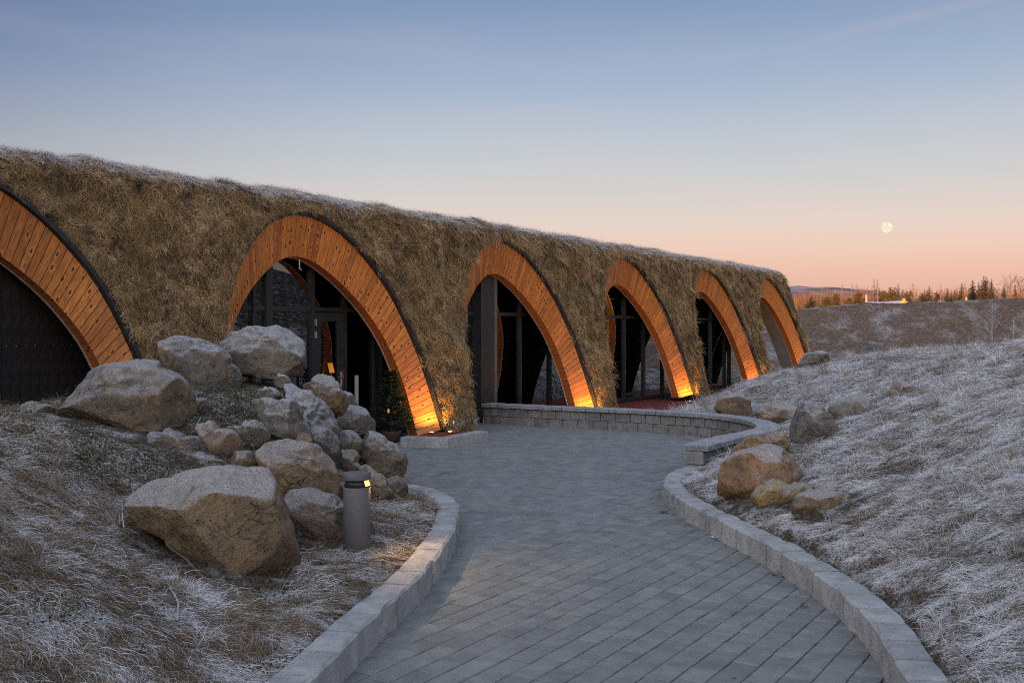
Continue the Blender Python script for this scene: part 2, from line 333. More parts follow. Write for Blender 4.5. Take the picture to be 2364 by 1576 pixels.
def wood_mat(name, a, b, dark):
    t = NT(name); uv = t.n('ShaderNodeUVMap').outputs[0]; oi = t.n('ShaderNodeObjectInfo'); rnd = oi.outputs['Random']
    v = t.n('ShaderNodeVectorMath', {0: uv, 1: t.n('ShaderNodeCombineXYZ', {0: t.math('MULTIPLY', rnd, 37.0), 1: t.math('MULTIPLY', rnd, 91.0), 2: t.math('MULTIPLY', rnd, 13.0)}).outputs[0]}, operation='ADD').outputs[0]
    vor = t.n('ShaderNodeTexVoronoi', {'Vector': t.mapv(v, (4.2, 8.5, 1)), 'Scale': 1.0, 'Randomness': 1.0}, voronoi_dimensions='2D'); kd = vor.outputs['Distance']
    warp = t.math('MULTIPLY', t.rng(kd, 0.0, 0.42, 1, 0), 0.10)
    sep = t.n('ShaderNodeSeparateXYZ', {0: v})
    v2 = t.n('ShaderNodeCombineXYZ', {0: t.math('MULTIPLY', sep.outputs[0], 0.8), 1: t.math('ADD', t.math('MULTIPLY', sep.outputs[1], 7.0), t.math('MULTIPLY', warp, 2.2)), 2: 0.0}).outputs[0]
    grain = t.noise(6, v2, 6, 0.6, 0.4); fib = t.noise(40, t.mapv(v2, (0.3, 1, 1)), 3, 0.6)
    c = t.mix(t.rng(grain, 0.32, 0.66), a, b)
    c = t.mix(t.rng(fib, 0.35, 0.7, 0, 0.4), c, tuple(x * 0.55 for x in a))
    c = t.mix(1.0, c, t.ramp(rnd, [(0, (0.72, 0.66, 0.62)), (0.35, (0.95, 0.92, 0.9)), (0.7, (1.05, 1.05, 1.05)), (1, (1.25, 1.22, 1.15))]), 'MULTIPLY')
    kn = t.math('MULTIPLY', t.rng(kd, 0.09, 0.17, 1, 0), t.rng(t.n('ShaderNodeSeparateColor', {0: vor.outputs['Color']}).outputs[0], 0.5, 0.55))
    c = t.mix(t.math('MULTIPLY', t.rng(kd, 0.12, 0.32, 0.55, 0), t.rng(t.n('ShaderNodeSeparateColor', {0: vor.outputs['Color']}).outputs[0], 0.5, 0.55)), c, tuple(x * 1.25 for x in b))
    c = t.mix(kn, c, dark)
    t.base(c); t.b.inputs['Roughness'].default_value = 0.45; t.b.inputs['Specular IOR Level'].default_value = 0.4
    t.bump(t.math('ADD', grain, t.math('MULTIPLY', fib, 0.6)), 0.2, 0.004); return t.m
M_WOOD = wood_mat('oiled_larch', (0.29, 0.094, 0.019), (0.54, 0.205, 0.050), (0.045, 0.015, 0.008))
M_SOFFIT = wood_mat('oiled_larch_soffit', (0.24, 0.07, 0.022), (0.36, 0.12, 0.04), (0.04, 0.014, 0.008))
M_BLACKWOOD = simple('black_stained_wood', (0.012, 0.011, 0.010), 0.6, var=0.5, scale=9)
M_BLACK = simple('black_membrane', (0.018, 0.018, 0.019), 0.6, var=0.3)
M_FRAME = simple('anthracite_frame', (0.032, 0.035, 0.039), 0.42, 0.3, var=0.1)
M_POSTGREY = simple('grey_post', (0.10, 0.10, 0.105), 0.5, 0.2)
M_INNER = simple('dark_interior', (0.035, 0.032, 0.03), 0.8, var=0.3)
M_FLOOR = simple('interior_floor', (0.07, 0.068, 0.065), 0.5)
M_GREYPANEL = simple('grey_lining', (0.16, 0.145, 0.135), 0.7)
M_METAL = simple('brushed_steel', (0.38, 0.38, 0.37), 0.5, 0.8)
M_TRIM = simple('pale_trim', (0.42, 0.38, 0.34), 0.4, 0.5)
M_COLUMN = simple('concrete_column', (0.30, 0.31, 0.27), 0.8)
M_INNERWOOD = simple('interior_timber', (0.17, 0.06, 0.028), 0.6, var=0.25, scale=4)
M_BOLLARD = simple('grey_coated_metal', (0.098, 0.094, 0.093), 0.6, 0.0, var=0.06, scale=30)
M_LOUVRE = simple('dark_louvre', (0.03, 0.03, 0.032), 0.4, 0.4)
M_AMBER = simple('amber_board', (0.75, 0.30, 0.02), 0.6)
M_GRAVEL = None
def gravel_mat():
    t = NT('red_cinder'); P = t.pos(); v = t.n('ShaderNodeTexVoronoi', {'Vector': P, 'Scale': 55.0})
    t.base(t.mix(t.rng(t.noise(25, P, 4), 0.3, 0.7), (0.085, 0.017, 0.012), (0.21, 0.045, 0.028))); t.bump(v.outputs['Distance'], 0.9, 0.02); return t.m
M_GRAVEL = gravel_mat()
def glass_mat():
    t = NT('window_glass'); t.t.nodes.remove(t.b)
    fr = t.n('ShaderNodeFresnel', {'IOR': 1.55}); g = t.n('ShaderNodeBsdfGlossy', {'Color': (0.95, 0.97, 1.0, 1), 'Roughness': 0.0})
    tr = t.n('ShaderNodeBsdfTransparent', {'Color': (0.78, 0.82, 0.82, 1)})
    m = t.n('ShaderNodeMixShader', {0: t.math('MULTIPLY', fr.outputs[0], 3.6, clamp=True), 1: tr, 2: g}); t.t.links.new(m.outputs[0], t.out.inputs[0]); return t.m
M_GLASS = glass_mat()
def ice_mat():
    t = NT('ice'); t.base((0.8, 0.85, 0.9)); t.b.inputs['Roughness'].default_value = 0.12; t.b.inputs['Transmission Weight'].default_value = 0.85; t.b.inputs['IOR'].default_value = 1.31; return t.m
M_ICE = ice_mat()
def emit_mat(name, col, s):
    t = NT(name); t.base((0.02, 0.02, 0.02)); t.b.inputs['Emission Color'].default_value = (*col, 1); t.b.inputs['Emission Strength'].default_value = s; return t.m
M_LAMP = emit_mat('lit_lens', (1.0, 0.50, 0.11), 3.2)

def grass_mat(name, stops, frost_gain=1.0, frost_col=FROST):
    """blade colour from its own random number; frost sits on tips and on whole clumps"""
    t = NT(name); br = t.attr('br').outputs['Fac']; v = t.attr('v').outputs['Fac']
    ti = t.attr('tint', 'INSTANCER').outputs['Fac']; fr = t.attr('frost', 'INSTANCER').outputs['Fac']
    c = t.ramp(t.math('ADD', t.math('MULTIPLY', br, 0.5), t.math('MULTIPLY', ti, 0.5)), stops)
    f = t.math('ADD', t.math('MULTIPLY', fr, 1.25), t.math('ADD', t.math('MULTIPLY', t.math('SUBTRACT', br, 0.5), 0.65), t.math('MULTIPLY', t.math('SUBTRACT', v, 0.5), 0.5)))
    f = t.math('MULTIPLY', t.rng(f, 0.35, 1.0), 0.96 * frost_gain)
    t.base(t.mix(f, c, frost_col)); t.b.inputs['Roughness'].default_value = 0.8; t.b.inputs['Specular IOR Level'].default_value = 0.15; return t.m
M_STRAW = grass_mat('frosted_straw', [(0.0, (0.03, 0.021, 0.013)), (0.35, (0.095, 0.066, 0.04)), (0.7, (0.23, 0.165, 0.10)), (1.0, (0.40, 0.31, 0.20))], 1.0, (0.67, 0.67, 0.69))
M_TURF = grass_mat('brown_turf_grass', [(0.0, (0.045, 0.032, 0.015)), (0.25, (0.11, 0.08, 0.032)), (0.5, (0.25, 0.155, 0.072)), (0.72, (0.45, 0.29, 0.145)), (1.0, (0.68, 0.49, 0.28))])
M_LEAF = grass_mat('frosted_creeper_leaf', [(0.0, (0.018, 0.025, 0.012)), (0.6, (0.045, 0.055, 0.025)), (1.0, (0.10, 0.075, 0.04))])
M_NEEDLE = grass_mat('spruce_needles', [(0.0, (0.012, 0.022, 0.010)), (1.0, (0.035, 0.05, 0.02))], 0.4)
def turf_base_mat():
    t = NT('turf_mat'); P = t.pos(); a = t.noise(9, P, 6, 0.65); b = t.noise(70, P, 4, 0.7)
    t.base(t.mix(t.rng(t.math('ADD', t.math('MULTIPLY', a, 0.6), t.math('MULTIPLY', b, 0.4)), 0.36, 0.64), (0.025, 0.018, 0.010), (0.10, 0.062, 0.03)))
    t.bump(b, 1.0, 0.03); return t.m
M_TURFBASE = turf_base_mat()
#PART2
# ------------------------------------------------------------------ grass: blade clumps scattered as stuff
def clump_mesh(name, mat, nb, spread, L, width, mode, seed):
    r = np.random.default_rng(seed); V = []; F = []; A = []; B = []
    for i in range(nb):
        x0, y0 = r.normal(0, spread / 2, 2); ln = L * r.uniform(0.55, 1.25); w = width * r.uniform(0.6, 1.3); br = r.uniform()
        if mode == 'mat': a = r.normal(0, 0.45); hm = ln * r.uniform(0.06, 0.32); path = [(t * ln, hm * math.sin(math.pi * min(1, t * 0.93 + 0.04))) for t in (0, 0.3, 0.65, 1)]
        elif mode == 'tuft':
            a = r.uniform(-math.pi, math.pi); lean = r.uniform(0.15, 0.9); path = [(ln * lean * t * t, ln * (t - 0.45 * lean * t * t)) for t in (0, 0.35, 0.7, 1)]
        else:
            a = r.normal(0, 0.7); o = r.uniform(0.15, 0.75); path = [(ln * (0.25 * t + 0.62 * t * t), ln * o * (0.9 * t - 0.62 * t * t)) for t in (0, 0.35, 0.7, 1)]
        d = np.array([math.cos(a), math.sin(a), 0]); n = np.array([-d[1], d[0], 0]); bend = r.normal(0, 0.12) * ln; k = len(V)
        for j, (h, z) in enumerate(path):
            t = (0, 0.35, 0.7, 1)[j]; c = np.array([x0, y0, 0]) + d * h + n * bend * t * t + np.array([0, 0, z]); ww = w * (1 - 0.8 * t)
            nn = n * 0.8 + np.array([0, 0, 0.6]) * (1 if i % 2 else -1)
            V += [c - nn * ww, c + nn * ww]; A += [t, t]; B += [br, br]
        F += [(k + 2 * j, k + 2 * j + 1, k + 2 * j + 3, k + 2 * j + 2) for j in range(3)]
    return fast_mesh(name, V, F, mat, False, {'v': A, 'br': B})
def leaf_clump(name, mat, nb, spread, size, seed):
    r = np.random.default_rng(seed); V = []; F = []; A = []; B = []
    for i in range(nb):
        c = np.append(r.normal(0, spread / 2, 2), abs(r.normal(0, spread * 0.35))); br = r.uniform(); s = size * r.uniform(0.6, 1.4)
        a = r.normal(size=3); a /= np.linalg.norm(a); u = np.cross(a, r.normal(size=3)); u /= np.linalg.norm(u); k = len(V)
        V += [c, c + a * s * 0.5 + u * s * 0.3, c + a * s, c + a * s * 0.5 - u * s * 0.3]; A += [0, .6, 1, .6]; B += [br] * 4; F.append((k, k + 1, k + 2, k + 3))
    return fast_mesh(name, V, F, mat, False, {'v': A, 'br': B})
def scatter(name, pts, X, Z, scale, tint, frost, srcs, parent=None):
    """pts on a surface, X the lay direction, Z the surface normal; one object, a scattered ground cover"""
    n = len(pts); Z = Z / np.linalg.norm(Z, axis=1)[:, None]; X = X - Z * (X * Z).sum(1)[:, None]; X /= np.linalg.norm(X, axis=1)[:, None] + 1e-9; Y = np.cross(Z, X)
    eul = np.stack([np.arctan2(Y[:, 2], Z[:, 2]), -np.arcsin(np.clip(X[:, 2], -1, 1)), np.arctan2(X[:, 1], X[:, 0])], 1)
    me = bpy.data.meshes.new(name); me.vertices.add(n); me.vertices.foreach_set('co', np.asarray(pts, np.float32).ravel())
    at = me.attributes.new('rot', 'FLOAT_VECTOR', 'POINT'); at.data.foreach_set('vector', eul.astype(np.float32).ravel())
    for k, a in (('scl', scale), ('tint', tint), ('frost', frost)):
        at = me.attributes.new(k, 'FLOAT', 'POINT'); at.data.foreach_set('value', np.broadcast_to(np.asarray(a, np.float32), n).copy())
    at = me.attributes.new('pick', 'INT', 'POINT'); at.data.foreach_set('value', RNG.integers(0, len(srcs), n).astype(np.int32))
    o = mobj(name, me, parent)
    g = bpy.data.node_groups.new(name + '_nodes', 'GeometryNodeTree')
    g.interface.new_socket('Geometry', in_out='INPUT', socket_type='NodeSocketGeometry'); g.interface.new_socket('Geometry', in_out='OUTPUT', socket_type='NodeSocketGeometry')
    gi = g.nodes.new('NodeGroupInput'); go = g.nodes.new('NodeGroupOutput'); iop = g.nodes.new('GeometryNodeInstanceOnPoints'); jn = g.nodes.new('GeometryNodeJoinGeometry')
    for me_s in srcs:
        so = bpy.data.objects.new(me_s.name, me_s); oi = g.nodes.new('GeometryNodeObjectInfo'); oi.inputs[0].default_value = so; oi.inputs['As Instance'].default_value = True
        g.links.new(oi.outputs['Geometry'], jn.inputs[0])
    def na(nm, ty):
        a = g.nodes.new('GeometryNodeInputNamedAttribute'); a.data_type = ty; a.inputs[0].default_value = nm; return a.outputs[0]
    g.links.new(gi.outputs[0], iop.inputs['Points']); g.links.new(jn.outputs[0], iop.inputs['Instance']); iop.inputs['Pick Instance'].default_value = True
    g.links.new(na('pick', 'INT'), iop.inputs['Instance Index']); g.links.new(na('rot', 'FLOAT_VECTOR'), iop.inputs['Rotation']); g.links.new(na('scl', 'FLOAT'), iop.inputs['Scale'])
    g.links.new(iop.outputs[0], go.inputs[0])
    md = o.modifiers.new('scatter', 'NODES'); md.node_group = g
    return o
def sample_surface(V, Q, dens):
    """random points on quads; dens(centres) gives points per square metre"""
    V = np.asarray(V, float); Q = np.asarray(Q); a, b, c, d = (V[Q[:, k]] for k in range(4)); nr = np.cross(c - a, d - b); ar = np.linalg.norm(nr, axis=1) / 2
    ex = ar * dens((a + b + c + d) / 4); cnt = np.floor(ex + RNG.uniform(size=len(ex))).astype(int); i = np.repeat(np.arange(len(Q)), cnt); u, v = RNG.uniform(size=(2, len(i), 1))
    p = a[i] * (1 - u) * (1 - v) + b[i] * u * (1 - v) + c[i] * u * v + d[i] * (1 - u) * v
    return p, nr[i] / (np.linalg.norm(nr[i], axis=1)[:, None] + 1e-12)
def in_view(p, margin=0.12):
    y = np.maximum(p[:, 1], 0.3); sx = FPX * p[:, 0] / y; sy = HY - FPX * (p[:, 2] - EYE) / y
    return (p[:, 1] > 1.5) & (np.abs(sx) < 1182 * (1 + margin) + 400 / y) & (sy < 1576 * (1 + margin) + 500 / y)

# ------------------------------------------------------------------ plan of the place
DS, DN = np.array([0.536, 0.844]), np.array([-0.844, 0.536])      # along the facade / into the building
S0, N0, BAY, BAT, ZF = 10.98, 9.72, 5.42, 0.28, 0.15
def W(ls, ln): return DS * (S0 + ls) + DN * (N0 + ln)
def at_px(x, y, Y): return np.array([(x - CX) / FPX * Y, Y, EYE + (HY - y) / FPX * Y])
def ls_px(x, ln):
    rx = (x - CX) / FPX; Y = (N0 + ln) / (DN[0] * rx + DN[1]); return Y * (rx * DS[0] + DS[1]) - S0
KERB_L = catmull([(-2.6, -3), (-1.75, 1.0), (-1.22, 3.2), (-1.02, 4.2), (-.87, 5.09), (-.80, 5.55), (-.69, 6.14), (-.57, 6.9), (-.485, 7.9), (-.475, 8.7), (-.50, 9.3), (-.60, 9.82), (-.80, 10.25), (-1.08, 10.55), (-1.5, 10.7)], 10)
KERB_R = catmull([(0.4, -3), (1.25, 1.0), (1.62, 3.2), (1.80, 4.3), (1.92, 5.09), (2.00, 5.5), (2.04, 5.9), (2.05, 6.46), (2.01, 7.06), (1.94, 7.72), (1.84, 8.27), (1.72, 8.97), (1.635, 9.6), (1.60, 10.2), (1.64, 10.8), (1.80, 11.4), (2.12, 12.0)], 10)
WALL = catmull([(-.57, 19.33), (.33, 18.75), (.92, 18.42), (1.53, 18.14), (2.12, 17.8), (2.9, 17.25), (3.4, 16.7), (3.68, 16.0), (3.75, 15.3), (3.62, 14.6), (3.25, 13.95), (2.82, 13.4), (2.45, 12.85), (2.13, 12.3)], 10)
PILE = np.array([(-1.45, 10.9), (-1.3, 11.3), (-1.5, 12.0), (-1.9, 12.6), (-2.5, 13.0), (-3.2, 13.1)])
PATH_POLY = np.concatenate([KERB_L, PILE, [W(-2.25, 0.0), W(-2.3, 1.33), W(3.5, 1.25)], WALL, KERB_R[::-1]])
CTRL = np.array([
 (-1.5,3.2,.18),(-1.25,4.2,.18),(-1.1,5.09,.18),(-1.0,5.7,.18),(-.92,6.2,.18),(-.8,6.9,.18),(-.7,7.7,.18),(-.68,8.6,.18),(-.72,9.4,.17),(-.95,10.1,.14),(-1.3,10.5,.12),
 (-1.13,7.26,.18),(-1.6,6.2,.24),(-1.9,7.3,.32),(-2.6,6.6,.55),(-2.0,5.0,.42),(-1.9,3.8,.42),(-2.6,3.5,.72),(-2.6,4.6,.74),(-3.2,5.6,.95),(-4.0,7.2,1.08),(-4.6,8.6,1.08),
 (-3.4,8.4,.97),(-2.5,8.4,.72),(-1.8,8.1,.42),(-1.25,9.3,.2),(-1.2,10.3,.15),(-1.4,11.0,.15),(-1.9,11.6,.45),(-2.1,11.0,.85),(-2.2,9.2,.78),(-3.2,10.8,1.2),(-2.8,11.4,1.2),(-3.5,11.8,1.0),
 (-4.5,10.2,.95),(-5.5,9.5,.8),(-2.2,12.4,.35),(-3.0,12.6,.6),(-6.2,8,1.0),(-6,5,1.1),(-5,4,1.1),(-4,3,1.0),(-8,8,.7),(-3,1.5,.6),
 (1.5,2.0,.2),(2.05,3.6,.2),(2.15,4.65,.2),(2.3,5.5,.22),(2.3,6.5,.22),(2.2,7.5,.22),(2.0,8.6,.22),(1.95,9.6,.2),(2.0,10.6,.2),(2.4,12.0,.17),(3.2,13.0,.27),(4.3,15.2,.32),(3.9,17.3,.2),(2.6,18.7,.08),(1.0,20,.0),
 (2.8,4.6,.42),(2.85,5.5,.5),(3.5,6.8,.74),(4.3,8.4,1.02),(5.8,11.3,1.34),(7.2,13.6,1.52),(8.4,16.2,1.62),(10.2,18.5,1.62),(11,14,1.95),(9,10,1.75),(6,6.5,1.45),(13.5,16.5,3.1),(14,12,3.4),(17,16,4.6),(19,20,4.3),(17,24,2.2),(12,7,2.4),(15.5,29.5,.9),(18.5,30,1.2),(4.5,4,1.15),(3.2,2.5,.75),
 (2.3,8.77,.3),(3.27,10.76,.52),(4.08,11.9,.68),(5.3,13.4,.9),(4.1,18.1,.24),(4.6,16.6,.32),(2.8,11.4,.34),(2.6,8.07,.34),(6.98,23,.98),(8.4,22.5,1.30),(5.5,23.5,.55),(3.8,22.8,-.06),(3.0,21.6,-.08),(4.6,24.6,-.04),(5.0,20,.5),(7,19,1.05),
 (6.0,27,.1),(7.0,26,.35),(9,28,.4),(9.5,25,1.0),(10.5,30,.2),(12,27,.8),(2.0,20.6,-.08),(5.2,26,-.06),(12.5,22,1.5)])
def tps_fit(P):
    n = len(P); X = P[:, :2]; r = np.linalg.norm(X[:, None] - X[None], axis=2); K = r * r * np.log(r + 1e-9) + np.eye(n) * 0.15
    A = np.zeros((n + 3, n + 3)); A[:n, :n] = K; A[:n, n] = 1; A[:n, n + 1:] = X; A[n, :n] = 1; A[n + 1:, :n] = X.T
    return np.linalg.solve(A, np.r_[P[:, 2], 0, 0, 0])
_TPS = tps_fit(CTRL)
def smoothstep(x): x = np.clip(x, 0, 1); return x * x * (3 - 2 * x)
def ground_z(P, relief=True):
    P = np.asarray(P, float); out = np.full(len(P), -0.1); x, y = P[:, 0], P[:, 1]
    dx = np.maximum(np.maximum(-8 - x, x - 18), 0); dy = np.maximum(np.maximum(1.5 - y, y - 30), 0); fade = 1 - smoothstep(np.hypot(dx, dy) / 9.0); m = fade > 0
    Q = np.stack([np.clip(x[m], -8.5, 19), np.clip(y[m], 1.2, 30.5)], 1); r = np.linalg.norm(Q[:, None] - CTRL[None, :, :2], axis=2)
    z = (r * r * np.log(r + 1e-9)) @ _TPS[:len(CTRL)] + _TPS[len(CTRL)] + Q @ _TPS[len(CTRL) + 1:]
    out[m] = -0.1 + (np.clip(z, -0.1, 5.5) + 0.1) * fade[m]
    far = np.hypot(x, y); out = out + smoothstep((y - 66) / 84) * 5.0 * (y > 0)
    if relief:
        near = smoothstep((40 - far) / 15); q = np.c_[x, y, x * 0]
        out = out + near * (0.04 * noise(q * 1.3) + 0.075 * (0.25 - np.abs(noise(q * np.array([1.7, 3.1, 1]) + 5))) + 0.028 * noise(q * np.array([4.5, 7.5, 1]) + 9))
    return out
def ground_final(P):
    P = np.asarray(P, float); z = ground_z(P); n = P @ DN - N0; s = P @ DS - S0
    dk = np.minimum(dist_line(P, KERB_L), dist_line(P, KERB_R)); z = np.where(dk < 0.24, np.minimum(z, 0.17), z)
    z = np.where(inpoly(P, PATH_POLY), -0.12, z); z = np.where(dk < 0.13, -0.05, z)
    z = np.where(dist_line(P, WALL) < 0.15, np.minimum(z, 0.05), z)
    z = np.where((n > 0.35) & (n < 10) & (s > -16) & (s < 26), -0.12, z); return z

# ------------------------------------------------------------------ ground sheet, banks, hills
def spaced(lo, hi, step, far, ratio=1.25):
    c = np.arange(lo, hi, step); a = [hi]; st = step
    while a[-1] < far: st *= ratio; a.append(a[-1] + st)
    b = [lo]; st = step
    while b[-1] > -far: st *= ratio; b.append(b[-1] - st)
    return np.r_[b[:0:-1], c, a]
def grid_mesh(gx, gy, zf):
    X, Y = np.meshgrid(gx, gy); P = np.c_[X.ravel(), Y.ravel()]; z = zf(P); nx = len(gx); i = np.arange(len(gx) - 1)[None] + np.arange(len(gy) - 1)[:, None] * nx; i = i.ravel()
    return np.c_[P, z], np.c_[i, i + 1, i + 1 + nx, i + nx]
GV, GQ = grid_mesh(spaced(-7.5, 11, 0.075, 6000), spaced(3.0, 25, 0.075, 6000), ground_final)
tag(mobj('ground', fast_mesh('ground', GV, GQ, M_GROUND)), kind='structure')

def bank_z(P):
    X, Y = P[:, 0], P[:, 1]
    top = np.interp(X, [4, 9, 12.1, 13.0, 13.9, 14.8, 16, 17.1, 21.3, 24.7, 34, 60, 75], [.2, 1.3, 1.7, 1.85, 2.35, 2.86, 3.0, 3.1, 3.2, 3.38, 3.5, 3.0, -.2])
    q = np.c_[X, Y, X * 0]; top = top + 0.06 * noise(q * 0.9) + 0.03 * noise(q * 3)
    up = np.clip((Y - 40.5) / 7.5, 0, 1); dn = np.clip((62 - Y) / 8, 0, 1); body = np.minimum(up ** 1.15, dn)
    z = (top + 0.3) * body - 0.3
    return z + np.where((up < 1), 0.10 * fbm(q * np.array([0.9, 0.5, 1]), 4) + 0.035 * fbm(q * 4.5, 3), 0)
bv, bq = grid_mesh(np.r_[np.arange(3, 34, 0.11), np.arange(34, 78, 0.8)], np.r_[np.arange(40.3, 49, 0.11), np.arange(49, 64, 0.8)], bank_z)
tag(mobj('earth_bank', fast_mesh('earth_bank', bv, bq, M_BANK)), kind='structure')

def hill_z(P):
    X, Y = P[:, 0], P[:, 1]; q = np.c_[X, Y, X * 0] / 260.0
    sil = np.interp(X / Y, [-1.2, -.3, .1, .255, .30, .33, .37, .41, .45, .55, .8, 1.3], [10, 30, 60, 84, 85, 82, 74, 60, 44, 32, 40, 20])
    return sil * np.exp(-((Y - 1900) / 420) ** 2) * (1 + 0.05 * fbm(q * 3, 4)) - 2 + 7 * np.abs(fbm(q, 4)) * np.exp(-((Y - 1800) / 500) ** 2)
hv, hq = grid_mesh(np.linspace(-2500, 2800, 260), np.linspace(700, 3000, 70), hill_z)
tag(mobj('hills', fast_mesh('hills', hv, hq, M_FAR)), kind='structure')
u = np.linspace(-420, 420, 120); w_ = np.linspace(-45, 45, 30); U, V_ = np.meshgrid(u, w_)
rz = 8.3 * np.exp(-(V_ / 16) ** 2) * np.clip((420 - np.abs(U)) / 120, 0, 1) ** 0.5 - 0.3 + 0.25 * noise(np.c_[U.ravel() / 14, V_.ravel() / 14, U.ravel() * 0]).reshape(U.shape)
sa, ca = math.sin(MOON_AZ), math.cos(MOON_AZ); cxr, cyr = -60 * sa, -60 * ca
rv = np.stack([cxr + U * ca + V_ * sa, cyr - U * sa + V_ * ca, rz], -1).reshape(-1, 3); i = (np.arange(119)[None] + np.arange(29)[:, None] * 120).ravel()
tag(mobj('shading_ridge', fast_mesh('shading_ridge', rv, np.c_[i, i + 1, i + 121, i + 120], M_RIDGE)), kind='structure')  # unseen ridge behind the viewer, shaped to keep low sun off the foreground

gp = [W(4.2, -1.6), W(8, -2.0), W(25, -2.2), W(28, 1.33), W(3.6, 1.33)]
tag(mobj('red_gravel', make_mesh('red_gravel', [(p[0], p[1], -0.005 if k else -0.005) for k, p in enumerate(gp)], [tuple(range(5))], M_GRAVEL)), kind='structure')

# ------------------------------------------------------------------ paved path
path = mobj('path', make_mesh('path', [(p[0], p[1], -0.016) for p in PATH_POLY], [tuple(range(len(PATH_POLY)))], M_SAND)); tag(path, kind='structure')
def paver_geo(L, Wd, h=0.05, ch=0.006, j=None):
    a, b = L / 2, Wd / 2; o = np.array([(-a, -b), (a, -b), (a, b), (-a, b)]); 
    if j is not None: o = o + j
    i = o * np.array([(a - ch) / a, (b - ch) / b])
    v = [(*p, -h) for p in o] + [(*p, -ch * 0.7) for p in o] + [(*p, 0) for p in i]
    f = [(8, 9, 10, 11)] + [(k, (k + 1) % 4, 4 + (k + 1) % 4, 4 + k) for k in range(4)] + [(4 + k, 4 + (k + 1) % 4, 8 + (k + 1) % 4, 8 + k) for k in range(4)]
    return np.array(v), f
LENS = [0.118, 0.158, 0.198, 0.238]; PW = 0.152; JN = 0.007
pavs = []
for r in range(-140, 160):
    n = r * PW; s = -20 + random.uniform(0, 0.2)
    while s < 24:
        k = random.choices(range(4), [2, 3, 4, 2])[0]; L = LENS[k]; p = DS * (s + L / 2) + DN * n
        if -3.6 < p[0] < 4.6 and 2.5 < p[1] < 21: pavs.append((p[0], p[1], k))
        s += L
pc = np.array([(a, b) for a, b, _ in pavs]); ok = inpoly(pc, PATH_POLY) | (np.minimum(dist_line(pc, KERB_L), dist_line(pc, KERB_R)) < 0.10) | (dist_line(pc, WALL) < 0.12)
pavs = [p for p, o in zip(pavs, ok) if o]; ANG = math.atan2(DS[1], DS[0])
sy_ = [HY + FPX * EYE / p[1] for p in pavs]; sx_ = [CX + FPX * p[0] / p[1] for p in pavs]
order = sorted([i for i in range(len(pavs)) if sy_[i] < 1600 and -40 < sx_[i] < 2400], key=lambda i: pavs[i][1])
own = set(order[:298]); variants = []
for k in range(4):
    row = []
    for tn in range(6):
        v, f = paver_geo(LENS[k] - JN, PW - JN, j=RNG.normal(0, 0.0012, (4, 2))); row.append(make_mesh('paver', v, f, M_PAVER, attrs={'tint': np.full(12, (0.2, 0.36, 0.48, 0.55, 0.66, 0.85)[tn])}))
    variants.append(row)
bv_, bf_, bt_ = [], [], []
for i, (x, y, k) in enumerate(pavs):
    z = random.gauss(0, 0.0012); tl = (random.gauss(0, 0.004), random.gauss(0, 0.004), ANG + random.gauss(0, 0.006))
    if i in own: mobj('paver', random.choice(variants[k]), path, (x, y, z), tl)
    else:
        v, f = paver_geo(LENS[k] - JN, PW - JN, j=RNG.normal(0, 0.0012, (4, 2))); R = np.array(Euler(tl).to_matrix()); n0 = len(bv_) * 12
        bv_.append(v @ R.T + np.array([x, y, z])); bf_ += [tuple(q + n0 for q in ff) for ff in f]; bt_ += [random.betavariate(2.5, 2.5)] * 12
tag(mobj('paver_field', make_mesh('paver_field', np.concatenate(bv_), bf_, M_PAVER, attrs={'tint': bt_}), path), kind='stuff')

# ------------------------------------------------------------------ kerbs and the curved bench wall
def offset(C, d):
    t = np.gradient(C, axis=0); t /= np.linalg.norm(t, axis=1)[:, None]; return C + np.c_[-t[:, 1], t[:, 0]] * d
def block_on(C, Co, i0, i1, z0, z1, ch, gap, tint, jit=0.006, sub=2):
    """one stone between two rails of a curve: C front rail, Co back rail (arrays by arc position)"""
    idx = np.linspace(i0 + gap, i1 - gap, sub + 1); at = lambda A, q: np.array([np.interp(q, np.arange(len(A)), A[:, k]) for k in (0, 1)])
    rows = []; e = ch * 0.7
    for m, q in enumerate(idx):
        a, b = at(C, q), at(Co, q); w = (b - a) / np.linalg.norm(b - a); sh = e if m in (0, sub) else 0; ja = RNG.normal(0, jit, 2)
        rows.append([(*(a + ja[0] * w), z0), (*(a + ja[0] * w), z1 - ch), (*(a + w * ch), z1 - sh * 0.6), (*(b - w * ch), z1 - sh * 0.6), (*b, z1 - ch), (*b, z0)])
    V = [p for r in rows for p in r]; F = [(k, k + 6, k + 7, k + 1) if False else (k + 6 * m, k + 1 + 6 * m, k + 7 + 6 * m, k + 6 + 6 * m) for m in range(sub) for k in range(5)]
    F += [tuple(range(5, -1, -1)), tuple(6 * sub + k for k in range(6))]
    return V, F, [tint] * len(V)
def kerb(C, side, step, lo, hi):
    root = empty('kerb', (*C[len(C) // 2], 0)); tag(root, kind='structure'); C = resample(C, 0.02); Co = offset(C, side * 0.2); nb = int(len(C) * 0.02 / step); per = (len(C) - 1) / nb
    for k in range(nb):
        if C[int(k * per)][1] < 2.2: continue
        V, F, T = block_on(C, Co, k * per, (k + 1) * per, -0.1, 0.18 + random.gauss(0, 0.003), 0.018, 0.42, min(1, max(0, random.gauss(0.5, 0.2))))
        c = np.mean(np.array(V), axis=0); c[2] = 0
        mobj('kerb_block', make_mesh('kerb_block', np.array(V) - c, F, M_KERB, attrs={'tint': T}), root, tuple(Vector(c) - root.location))
kerb(KERB_L, 1, 0.335, 0, 0); kerb(KERB_R, -1, 0.30, 0, 0)

